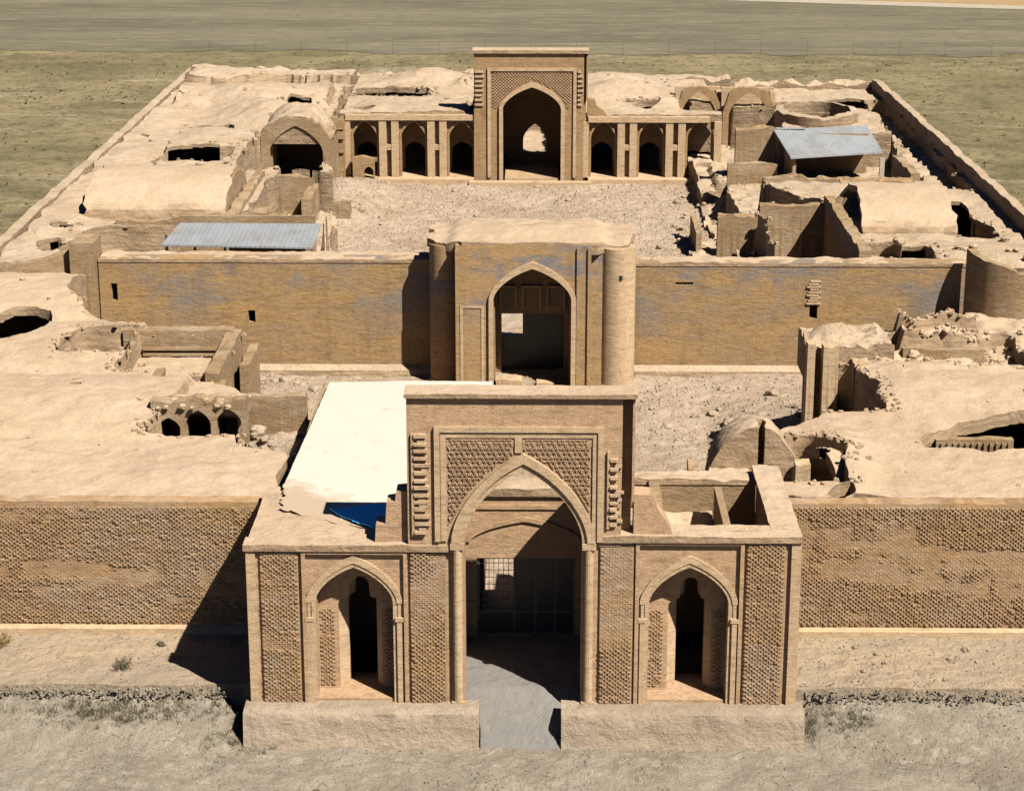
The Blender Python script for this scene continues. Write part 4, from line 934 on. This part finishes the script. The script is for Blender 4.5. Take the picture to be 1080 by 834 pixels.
h.cutpoly([(21.6, 50.4), (23.6, 50.4), (23.5, 52.2), (21.7, 52.0)]); h.cutpoly([(26.1, 62), (28.3, 61.5), (28.3, 65.5), (26.3, 66.3)]); h.cutpoly([(24.6, 106.8), (28.3, 107), (28.2, 108.9), (24.6, 108.7)]); h.cutpoly([(19.6, 106), (23.4, 106), (23.3, 107.9), (19.6, 107.8)]); h.cutpoly([(15.6, 92), (18.5, 91.8), (18.5, 93.9), (15.6, 94.2)])
tunnel(20.6, 26.3, 60.8, 5.0, 4.9, 2.3, .4, ei, 9)
eih = h; h.build('roof', 'roof2', ei, -.6, .25)
c = MB()
W = [(19.2, 19.8, 48.3, 64.0, 6.0, .2), (15.0, 19.2, 63.3, 64.0, 5.4, .15), (14.6, 15.2, 48, 64.0, 2.4, .6), (12.6, 16.0, 66.6, 67.3, 4.0, .4), (12.4, 15.2, 62.2, 62.8, 2.4, .5), (16.2, 19.6, 72.6, 73.3, 5.4, .35),
     (13.0, 14.9, 71, 71.6, 3.1, .2), (11.6, 12.0, 72, 78, 1.7, .2), (10.6, 13.0, 57, 57.6, 1.9, .3), (13.4, 13.9, 57, 62, 2.6, .3), (19.6, 27.2, 77.0, 77.9, 4.3, .35), (16.0, 19.0, 91.4, 92.2, 5.6, .3), (21.5, 26.5, 72.0, 73.0, 5.2, .3), (26.6, 27.2, 74, 82, 5.4, .2), (15.0, 18.8, 86.5, 87.2, 3.8, .2)]
for k, (x0, x1, y0, y1, z, am) in enumerate(W): box_wall(c, x0, x1, y0, y1, -.2, z, 300 + k, am)
c.split('ruined_wall', 'mudwall', ei)
c = MB()
for k in range(6):
    a = Vector((19.35 + .25 * (k % 2), 60.5 + .5 * k, 5.2)); c.bar(a, a + Vector((.5 + .2 * (k % 3), .6 - .3 * k % 2, 1.2 - .12 * k)), .35, .3)
c.split('broken_rib', 'mudwall', ei)
# oval drum on the roof
dr = thing('oval_drum', 'low oval ring wall on the far right roof, behind the grey shed', 'ruin', (23.2, 98.7, 5))
vs = []; fs = []; n = 40; mbt = MB()
prof = ((3.3, 4.7), (3.3, 5.9), (2.7, 6.0), (2.7, 3.2))
for i in range(n):
    a = 2 * math.pi * i / n
    for rr, z in prof: vs.append((23.2 + rr * math.cos(a), 98.7 + rr * 1.35 * math.sin(a), z + (.15 * n1(i * .7, 4, 1.0) if z > 5 else 0)))
for i in range(n):
    for k in range(3): fs.append((i * 4 + k, ((i + 1) % n) * 4 + k, ((i + 1) % n) * 4 + k + 1, i * 4 + k + 1))
mbt.add(vs, fs); mbt.build('ring_wall', 'roof2', dr, smooth=35)
# grey shed right
b1, b2, b3, b4 = at(834, 166, 4.6), at(931, 160, 4.6), at(914, 132, 5.5), at(816, 137, 5.5)
sh2 = shed('shed', 'shed with a pale blue-grey metal roof at the far right of the inner court', [(b1.x, b1.y), (b2.x, b2.y), (b3.x, b3.y), (b4.x, b4.y)], 4.6, 5.5, .14,
           [(b4.x + .3, b3.x - .3, b4.y - .6, b4.y - .35, 0, 5.3)])
m = MB(); m.prism_x([(b1.y + .6, 0), (b4.y - .6, 0), (b4.y - .6, 5.35), (b1.y + .6, 4.55)], b1.x + .25, b1.x + .5); m.build('wall', 'mudwall', sh2)
m = MB(); m.box(b2.x - .55, b2.x - .2, b1.y + .05, b1.y + .35, 0, 4.5); m.build('post', 'plaster', sh2)
m = MB(); m.prism_z([(b4.x + .2, b4.y), (b4.x + 2.6, b4.y + .1), (b4.x + 2.4, b4.y + .5), (b4.x + .2, b4.y + .5)], 5.52, 5.6); m.build('ridge_strip', 'tin', sh2)

# outer side walls
def parapet(x0, x1, y0, y1, zt, zi_, label, seed, wd=.7):
    t = thing('enclosure_wall', label, 'wall', ((x0 + x1) / 2, (y0 + y1) / 2, 0))
    n = int((y1 - y0) / .5); vs = []; fs = []
    for i in range(n + 1):
        y = y0 + (y1 - y0) * i / n; x = x0 + (x1 - x0) * i / n; z = zt + .12 * n1(i * .5, seed, 2.0)
        for dx, zz in ((-wd / 2, -.8), (-wd / 2, z), (wd / 2, z + .03 * n1(i, 3, 1.)), (wd / 2, -.8)): vs.append((x + dx, y, zz))
    for i in range(n):
        for k in range(3): fs.append((i * 4 + k, i * 4 + k + 1, (i + 1) * 4 + k + 1, (i + 1) * 4 + k))
    fs += [(0, 1, 2, 3), (n * 4 + 3, n * 4 + 2, n * 4 + 1, n * 4)]
    MB().add(vs, fs).build('wall', 'roof2', t); return t
parapet(-31.4, -31.3, 46, 123, 5.75, 5, 'straight pale enclosure wall along the left edge of the ruins', 3)
parapet(31.2, 30.4, 38, 114.6, 6.1, 5, 'straight enclosure wall with shaded inner face along the right edge of the ruins', 5, .6)

# ================================================================== PALACE ACROSS THE INNER COURT
pal = thing('arcaded_palace', 'brick palace front with tall central arch and three arched bays each side', 'building', (0, 99, 0))
YF = 99.0
def pal_wing(x0, x1, cs, top, seed, ragged_end=False):
    c = MB(); tops = rag(x0, x1, top, .05, .4, seed)
    if ragged_end: tops = [p for p in tops if p[0] < x1 - .6] + [(x1 - .5, top - .1), (x1 - .45, top - 1.0), (x1 - .25, top - 1.2), (x1 - .2, top - 2.3), (x1, top - 2.5)]
    wall_arch(c, x0, x1, .2, tops, YF + .25, YF + 1.1, [(cx, .98, 3.5, 4.8) for cx in cs]); c.build('arcade_wall', 'palace', pal)
    for cx in cs:
        a = MB(); A = [(cx - .98, .3)] + arch(cx, .98, 3.5, 4.8) + [(cx + .98, .3)]; B = [(cx - 1.14, .3)] + arch(cx, 1.14, 3.5, 5.0) + [(cx + 1.14, .3)]
        a.band(A, B, YF + .1, YF + .252); a.build('arch_moulding', 'palace', pal)
        for s in (-1, 1):
            p = MB(); a0, a1_ = sorted((cx + s * 1.17, cx + s * 1.77)); p.box(a0, a1_, YF - .15, YF + .26, .25, top - .35); p.build('pilaster', 'trim', pal)
        # second, lower arch at the back of the bay
    c = MB(); wall_arch(c, x0, x1, .2, top - .4, YF + 2.6, YF + 3.0, [(cx, .85, 2.0, 2.75) for cx in cs]); c.build('inner_arcade', 'palace', pal)
    for u, v in zip(cs, cs[1:]):
        m_ = (u + v) / 2; c = MB(); c.box(m_ - .3, m_ + .3, YF - .12, YF + .258, 2.7, 2.95); c.box(m_ - .2, m_ + .2, YF - .1, YF + .255, 2.5, 2.7); c.build('bracket', 'trim', pal)
    c = MB(); c.prism([(x0, top - .4)] + [(x, z + .04) for x, z in (tops if not ragged_end else rag(x0, x1 - .6, top, .05, .4, seed))] + [((x1 if not ragged_end else x1 - .6), top - .4)], YF - .22, YF + .5); c.build('cornice', 'trim', pal)
    c = MB(); c.box(x0, x1, YF - 1.2, YF + 3.2, -.3, .28); c.build('step', 'trim', pal)
pal_wing(-15.1, -4.62, (-13.55, -9.6, -5.68), 5.35, 5)
pal_wing(4.7, 15.15, (5.92, 9.85, 13.8), 5.2, 6, True)
c = MB(); poly = [(-4.6, -.2), (-4.6, 10.45), (4.3, 10.45), (4.3, -.2), (.1 + 2.36, -.2)] + arch(.1, 2.36, 5.9, 7.7)[::-1] + [(.1 - 2.36, -.2)]
c.prism(poly, YF - .35, YF + 1.1); c.box(4.3, 4.5, YF + .1, YF + 1.1, -.2, 10.45); c.box(4.5, 4.6, YF - .35, YF + 1.1, 6.6, 10.45); c.build('portal_wall', 'palace', pal)
c = MB(); A = [(.1 - 2.36, .0)] + arch(.1, 2.36, 5.9, 7.7) + [(.1 + 2.36, .0)]; B = [(.1 - 2.66, .0)] + arch(.1, 2.66, 5.9, 8.1) + [(.1 + 2.66, .0)]
c.band(A, B, YF - .55, YF - .347); c.build('arch_moulding', 'trim', pal)
c = MB()
for a, b, t, dd in ((-3.5, 3.7, 9.25, .14),): c.box(a, a + .25, YF - .35 - dd, YF - .347, .3, t); c.box(b - .25, b, YF - .35 - dd, YF - .347, .3, t); c.box(a + .25, b - .25, YF - .35 - dd, YF - .347, t - .25, t)
c.build('panel_frame', 'trim', pal)
sp = MB(); Co = arch(.1, 2.72, 5.9, 8.18); rnd = random.Random(4)
for i in range(48):
    for j in range(24):
        x = -3.2 + i * .135; z = 6.0 + j * .125
        if z > 8.9 or (i + j) % 2: continue
        zz = None
        for (xa, za_), (xb, zb_) in zip(Co, Co[1:]):
            if min(xa, xb) <= x <= max(xa, xb) and xa != xb: zz = max(zz or 0, za_ + (zb_ - za_) * (x - xa) / (xb - xa))
        if (zz is None or z > zz + .1) and abs(x - .1) < 3.2: sp.box(x, x + .12, YF - .42, YF - .348, z, z + .11, True)
sp.build('spandrel_carving', 'carve', pal)
for (a, b, sd) in ((-4.5, -3.7, 1), (3.8, 4.3, 2)):
    l = MB(); z = 6.2; rnd = random.Random(sd + 10)
    while z < 9.2: l.box(a, b - rnd.uniform(0, .3), YF - .5, YF - .348, z, z + .16); z += .38
    l.build('broken_brick_strip', 'trim', pal)
c = MB(); c.box(-4.72, 4.7, YF - .55, YF + 1.25, 10.42, 10.68); c.build('coping', 'roof', pal)
c = MB(); c.box(-5.0, 4.9, YF - 2.0, YF - 1.2, -.3, .2); c.box(-2.1, 2.3, YF - .3, YF + 8, -.3, .22); c.build('step', 'trim', pal)
c = MB(); c.prism([(4.602, 5.2), (4.602, 6.7), (5.2, 6.6), (5.4, 6.0), (5.9, 5.7), (6.3, 5.2)], YF + .3, YF + 1.0); c.split('ruined_stub', 'palace', pal)
c = MB(); c.box(-3.2, -2.3, YF + 1.1, YF + 8, -.2, 8); c.box(2.5, 3.4, YF + 1.1, YF + 8, -.2, 8); c.box(-2.3, 2.5, YF + 1.1, YF + 7.4, 7.9, 8.2)
wall_arch(c, -2.3, 2.5, .2, 8, YF + 7.4, YF + 8, [(.35, 1.0, 2.0, 3.4)]); c.box(-.65, 1.35, YF + 7.3, YF + 8.1, .2, .9); c.build('hall_wall', 'palace', pal)
h = HF(-15.6, 15.6, YF + .4, 122, .3, 5.35); h.set_warp(.4, 1.8, 43); h.noise(.15, 3, 4, 121).noise(.08, .9, 3, 122)
h.rise([(-16, YF), (-5.2, YF), (-4.9, 108), (-14, 106)], .25); h.hump(-9, 117, 5, 4, 1.2); h.hump(-5.8, 114, 1, 1, .8); h.hump(8, 112, 4, 3.5, 1.0); h.hump(11, 104, 2.4, 2, .7); h.hump(6.5, 118, 5, 3, .8)
h.pit([(-15.2, 108.6), (-8.6, 108), (-8.8, 112), (-15, 112.2)], 3.9, .4); h.cutpoly([(-15, 111), (-8.8, 110.8), (-9, 112.6), (-15, 112.9)]); h.pit([(-4.8, 100.4), (-3.3, 100.4), (-3.3, 108), (-4.8, 104)], 4.0, .2)
h.pit([(-3.6, 106.9), (4, 106.9), (4, 121), (-3.6, 121)], .3, .1); h.pit([(12.4, 101.6), (17, 101.4), (17, 110), (12.6, 110)], 1.8, .3)
h.pit([(7.4, 106.2), (12, 106), (11.6, 107.2), (8, 107)], 4.4, .2)
h.cut(9.85, 104.0, 1.3, 1.6); h.cut(-13.6, 101.5, .9, 1.0)
h.valid &= ~((np.abs(h.X - .1) < 2.6) & (h.Y < 106.9))
palh = h; h.build('roof', 'roof2', pal, 4.75, .5)
h = HF(-3.3, 3.5, YF + 1.0, YF + 7.6, .3, 8.2); h.noise(.15, 1.5, 3, 5); h.build('hall_roof', 'roof2', pal, 7.8)
# vault open to the court at the left end
vr = thing('open_vault', 'ruined vault with a large dark arched mouth left of the palace front', 'ruin', (-18, 93, 0))
c = MB(); wall_arch(c, -21.0, -15.6, 0, [(-21, 5.0)] + [(x, 6.55 - 1.0 * ((x + 18.3) / 2.4) ** 2 + .3 * n1(x * 3, 4, 1.)) for x in np.arange(-20.6, -15.9, .3)] + [(-15.6, 4.9)], 90.8, 91.6, [(-18.25, 2.1, 3.7, 5.85)]); c.build('arch_wall', 'mudwall', vr)
c = MB(); c.box(-20.9, -20.2, 91.6, 97, 0, 5.2); c.box(-16.3, -15.6, 91.6, 97, 0, 4.6); c.box(-20.9, -15.6, 97, 97.6, 0, 5.5); c.box(-20.2, -16.3, 90.85, 91.3, 0, 1.9); c.split('side_wall', 'mudwall', vr)
h = HF(-21.1, -15.5, 90.95, 97.6, .22, 4.7); h.Z += 1.9 * np.sqrt(np.clip(1 - ((h.X + 18.3) / 2.85) ** 2, 0, 1)); h.noise(.3, 1.6, 4, 7); h.Z -= .9 * np.clip((h.X + 17.2) / 1.5, 0, 1); h.build('vault_roof', 'roof2', vr, 4.4)
# toothed brick edge beside it
te = thing('toothed_pier', 'ragged toothed brick pier at the left end of the palace front, beside the open vault', 'ruin', (-15.6, 98, 0))
c = MB(); rnd = random.Random(8)
for k in range(14): c.box(-16.1 - rnd.uniform(0, .7) * (1 - k / 20), -15.15, 97.6 + rnd.uniform(0, .3), 99.2, -.2 + k * .38, .16 + k * .38)
c.build('brickwork', 'palace', te)
sd_ = thing('small_shrine', 'small arched doorway block built inside the leftmost palace bay', 'ruin', (-13.7, 98, 0))
c = MB(); wall_arch(c, -14.5, -12.75, 0, [(-14.5, 2.0), (-13.7, 2.15), (-12.75, 1.9)], 98.0, 98.7, [(-13.2, .38, .9, 1.3)]); c.build('wall', 'palace', sd_)
# ruined arches at the right end
for cx, hw, zs, za, y, lab in ((14.3, 1.4, 4.2, 6.05, 107.2, 'ruined arch on the roof directly behind the right end of the palace front'), (18.4, 1.7, 4.2, 6.25, 105.4, 'broken wider arch with a dark right jamb, further right of the palace front')):
    t = thing('ruined_arch', lab, 'ruin', (cx, y, 0))
    c = MB(); wall_arch(c, cx - hw - .5, cx + hw + .55, 0, [(cx - hw - .5, zs + .4)] + [(cx + d, za + .45 - .5 * (d / hw) ** 2 + .12 * n1(d * 4, int(cx), 1.)) for d in np.arange(-hw, hw + .1, .3)] + [(cx + hw + .55, zs + .5)], y, y + .7, [(cx, hw, zs, za)]); c.build('arch_wall', 'palace', t)
    c = MB(); c.box(cx - hw - .5, cx + hw + .5, y + 1.7, y + 2.2, 0, za + .15); c.box(cx + hw + .1, cx + hw + .55, y + .7, y + 1.7, 0, za - .1); c.split('back_wall', 'trim', t)

# back wall with broken parapet
bw_ = thing('enclosure_wall', 'broken enclosure wall closing the far end of the ruins, in front of the fields', 'wall', (0, 122, 0))
for x0, x1, z, y, sd in ((-31.4, -20, 5.7, 122.3, 1), (-20, -8, 5.2, 122.3, 2), (-8, 6, 5.4, 122.2, 3), (6, 18, 5.3, 119, 4), (18, 30.6, 5.6, 114.6, 5)):
    c = MB(); box_wall(c, x0, x1, y, y + .9, -.8, z, 400 + sd, .4, .3); c.build('wall', 'roof2', bw_)

# ================================================================== FENCE BEYOND
fe = thing('wire_fence', 'thin wire fence with slender posts on the dry grass beyond the ruins', 'fence', (0, 176, 0))
for i in range(21):
    x = -38 + 5.4 * i; c = MB(); c.cyl(x, 176, -.7, 1.4, .022, n=6); c.build('post', 'wood', fe)
c = MB()
for z in (.3, .8, 1.3): c.bar((-38, 176, z), (70, 176, z), .008)
c.build('wire', 'iron', fe)

# ================================================================== FALLEN STONES AND PLANTS
def rocks(lst, kind, label, group, mat, cnt_var=4, sub=2):
    meshes = []
    for k, (x, y, z, r) in enumerate(lst):
        if k < cnt_var:
            b = MB(); blob(b, (0, 0, 0), 1.0, 17 * k + len(lst), (1, .85, .68), sub); o = b.build(kind, mat, None, smooth=32)
            meshes.append(o)
        else:
            o = meshes[k % cnt_var].copy(); COL.objects.link(o)
        o.location = (x, y, z); o.scale = (r,) * 3; o.rotation_euler = (0, 0, (k * 2.4) % 6.28)
        tag(o, label, kind.split('_')[-1], group)
def scatter(n, x0, x1, y0, y1, zf, r0, r1, seed, cond=lambda x, y: True):
    rnd = random.Random(seed); out = []
    while len(out) < n:
        x = rnd.uniform(x0, x1); y = rnd.uniform(y0, y1)
        if not cond(x, y): continue
        r = r0 + (r1 - r0) * rnd.random() ** 3; out.append((x, y, zf(x, y) + r * .3, r))
    return out
def zf1(f): return lambda x, y: float(f(np.array([x]), np.array([y]))[0])
rocks(scatter(45, 6.2, 14, 19, 43, lambda x, y: oc.zat(x, y), .14, .42, 3), 'fallen_stone', 'pale fallen stone in the outer court right of the middle gate', 'fallen stones, outer court right side', 'court')
rocks(scatter(30, -15.5, -9.2, 21, 43, lambda x, y: oc.zat(x, y), .14, .45, 4, lambda x, y: x > -12.4 or y > 32), 'fallen_stone', 'pale fallen stone in the outer court left of the white roof', 'fallen stones, outer court left side', 'court')
rocks(scatter(40, -13.5, 13, 74, 96.5, lambda x, y: ic.zat(x, y), .12, .4, 5), 'fallen_stone', 'pale fallen stone lying in the inner court before the palace', 'fallen stones, inner court', 'court')
rocks(scatter(70, 16.2, 27, 25.5, 32, lambda x, y: eoh.zat(x, y), .1, .36, 6), 'fallen_stone', 'fallen stone on the ruined right roofs below the tower fragment', 'fallen stones on the right roofs', 'roof')
rocks(scatter(20, -16.3, -12.3, 16.6, 18.2, lambda x, y: 6.05, .15, .38, 7), 'fallen_stone', 'loose stone along the top of the three dark arches on the left roof', 'loose stones over the three arches', 'roof')
rocks(scatter(30, 10.2, 18, 50, 92, lambda x, y: eih.zat(x, y), .2, .6, 8), 'fallen_stone', 'fallen block among low broken walls right of the inner court', 'fallen blocks, right ruins', 'roof2')
rocks(scatter(14, -31, -16, 76, 118, lambda x, y: wih.zat(x, y), .2, .55, 9), 'fallen_stone', 'fallen block on the broken roofs left of the inner court', 'fallen blocks, left roofs', 'roof2')
rocks(scatter(12, 20.5, 29, 47.5, 54, lambda x, y: eih.zat(x, y), .2, .5, 10), 'fallen_stone', 'fallen block near the smooth tunnel vault on the right roof', 'fallen blocks by the tunnel vault', 'roof2')
rocks(scatter(12, -12.2, -9.8, 12.5, 18.5, lambda x, y: 4.4, .15, .4, 12), 'fallen_stone', 'fallen stone inside the broken corner room beside the white roof', 'fallen stones, corner room', 'court')
rocks(scatter(14, 12, 18.4, 2.2, 5.6, zf1(zter), .07, .17, 13), 'small_stone', 'small dark stone on the sandy terrace right of the portal', 'stones on the right terrace', 'stone')
# loose gravel and rubble nobody could count
def stuff(name, label, mat, pts, seed, r0, r1):
    b = MB(); rnd = random.Random(seed)
    for x, y, z in pts:
        r = rnd.uniform(r0, r1); a = rnd.uniform(0, 6.28); q = rnd.uniform(.5, .9)
        cs, sn = math.cos(a), math.sin(a); V = []
        for dx, dy, dz in ((-1, -.7, -.4), (.9, -.9, -.4), (1, .8, -.4), (-.8, 1, -.4), (-.6, -.5, q), (.5, -.6, q * .8), (.7, .5, q), (-.5, .6, q * .7)):
            dx *= rnd.uniform(.7, 1.2); dy *= rnd.uniform(.7, 1.2); V.append((x + r * (dx * cs - dy * sn), y + r * (dx * sn + dy * cs), z + r * dz))
        b.add(V, [(0, 1, 5, 4), (1, 2, 6, 5), (2, 3, 7, 6), (3, 0, 4, 7), (4, 5, 6, 7)])
    o = b.build(name, mat, None); struct(o, 'stuff', label); return o
rs = random.Random(2)
P = []
for _ in range(7000):
    x = rs.uniform(-19, 19); y = rs.uniform(9, 43.5)
    if abs(x) < 3 and y < 20: continue
    if (x < -12 and y < 32) or (x > 13 and y < 30): continue
    P.append((x, y, oc.zat(x, y)))
for _ in range(7000):
    x = rs.uniform(-16.5, 15); y = rs.uniform(72, 98); P.append((x, y, ic.zat(x, y)))
stuff('rubble', 'scattered brick rubble over the courtyards', 'court', P, 5, .03, .13)
def near_pits(H, n, x0, x1, y0, y1, floor=-9):
    out = []
    while len(out) < n:
        x = rs.uniform(x0, x1); y = rs.uniform(y0, y1); i = int((x - H.xs[0]) / H.d); j = int((y - H.ys[0]) / H.d)
        if not (2 < i < len(H.xs) - 3 and 2 < j < len(H.ys) - 3) or not H.valid[j, i] or H.hole[j, i]: continue
        q = H.Z[j - 2:j + 3, i - 2:i + 3]; near = q.max() - q.min() > .7
        if near or rs.random() < .015: out.append((x, y, H.zat(x, y)))
    return out
P = near_pits(wih, 300, -31, -12.6, 47, 121) + near_pits(eih, 550, 10.5, 30.8, 47, 114) + near_pits(palh, 700, -15, 15, 103, 121)
stuff('roof_rubble', 'broken brick strewn over the ruined roofs', 'roof2', P, 15, .05, .2)
P = near_pits(woh, 450, -34, -10, 8, 43) + near_pits(eoh, 900, 10.5, 34, 8, 43)
stuff('roof_rubble', 'broken brick around the holes of the nearer roofs', 'roof', P, 16, .04, .16)
b = MB(); rnd = random.Random(5)
def tuft(x, y, z, r):
    for _ in range(5):
        a = rnd.uniform(0, 6.28); dx, dy = math.cos(a) * r, math.sin(a) * r
        b.add([(x - dy * .5, y + dx * .5, z - .05), (x + dy * .5, y - dx * .5, z - .05), (x + dx * .9, y + dy * .9, z + r * rnd.uniform(.5, 1.1))], [(0, 1, 2)])
for _ in range(5000):
    x = rnd.uniform(-80, 85); y = rnd.uniform(44, 172)
    if -32.5 < x < 31.8 and y < 123.5: continue
    if float(vnoise(np.array([x * .09]), np.array([y * .13]), 4)[0]) + rnd.uniform(-.3, .3) < .42: continue
    tuft(x, y, -.33, rnd.uniform(.08, .24))
o = b.build('grass_tufts', 'bushy', None); struct(o, 'stuff', 'dry grass tufts over the fields')
P = []
for _ in range(9000):
    x = rs.uniform(-21, 21); y = rs.uniform(-7, 1.3)
    if abs(x) < 10.4 and y > -1.1: continue
    P.append((x, y, float(zfore(np.array(x), np.array(y)))))
for _ in range(1500):
    x = rs.choice((-1, 1)) * rs.uniform(10.3, 22); y = rs.uniform(1.6, 6); P.append((x, y, float(zter(np.array(x), np.array(y)))))
for k in range(1700):
    x = rs.choice((-1, 1)) * rs.uniform(10.5, 22); P.append((x, rs.gauss(1.25, .12), rs.uniform(-.42, -.02)))
P = [q for q in P if float(vnoise(np.array([q[0] * .45]), np.array([q[1] * .6]), 21)[0]) + rs.uniform(-.25, .25) > .42 or q[2] > -.4 and q[1] < 1.8]
stuff('gravel_stones', 'loose stones on the forecourt and along the terrace edge', 'gravel', P, 6, .012, .06)
# dry grass along the terrace edge
def grass(pts, seed, hmin, hmax, n):
    b = MB(); rnd = random.Random(seed)
    for x, y, z in pts:
        for _ in range(n):
            a = rnd.uniform(0, 6.28); l = rnd.uniform(hmin, hmax); lean = rnd.uniform(.2, .9) * l; wd = .012
            px_, py_ = x + rnd.gauss(0, .08), y + rnd.gauss(0, .08); dx, dy = math.cos(a), math.sin(a)
            b.add([(px_ - dy * wd, py_ + dx * wd, z - .03), (px_ + dy * wd, py_ - dx * wd, z - .03), (px_ + dx * lean, py_ + dy * lean, z + l)], [(0, 1, 2)])
    return b
P = []
for _ in range(300):
    x = rs.gauss(-15.4, 1.5) if rs.random() < .6 else rs.uniform(-19, -10.4); y = rs.gauss(.5, .35); P.append((x, y, float(zfore(np.array(x), np.array(y)))))
for _ in range(160):
    x = rs.uniform(10.4, 13) if rs.random() < .6 else rs.uniform(-11.5, -9); y = rs.gauss(.3 if x > 0 else -.9, .4); P.append((x, y, float(zfore(np.array(x), np.array(y)))))
o = grass(P, 3, .06, .22, 12).build('dry_grass', 'bushg', None); struct(o, 'stuff', 'dry grass along the foot of the terrace')
for x, y, lab, mt, r, sd in ((-20.4, 5.0, 'yellow dry bush against the left brick curtain wall', 'bushy', .55, 1), (-15.3, 2.9, 'low grey dead bush on the left sandy terrace', 'bushg', .5, 2), (-14.2, 5.0, 'tiny tuft on the left terrace near the curtain wall', 'bushg', .16, 3)):
    t = thing('dry_bush', lab, 'bush', (x, y, .05)); rnd = random.Random(sd)
    b = MB(); lf = MB()
    for _ in range(26):
        a = rnd.uniform(0, 6.28); e = rnd.uniform(.25, 1.4); l = r * rnd.uniform(.6, 1.1); p1 = Vector((x + l * math.cos(a) * math.cos(e), y + l * math.sin(a) * math.cos(e), .05 + l * math.sin(e) * .8))
        b.bar((x, y, .02), p1, .012)
        for _ in range(20):
            p = Vector((x, y, .05)).lerp(p1, rnd.uniform(.35, 1.05)) + Vector((rnd.gauss(0, .05), rnd.gauss(0, .05), rnd.gauss(0, .04))); q = Vector((rnd.gauss(0, 1), rnd.gauss(0, 1), rnd.gauss(0, 1))).normalized() * .035; s = q.orthogonal().normalized() * .02
            lf.add([tuple(p - q), tuple(p + s), tuple(p + q), tuple(p - s)], [(0, 1, 2, 3)])
    b.build('twigs', 'wood', t); lf.build('leaves', mt, t)
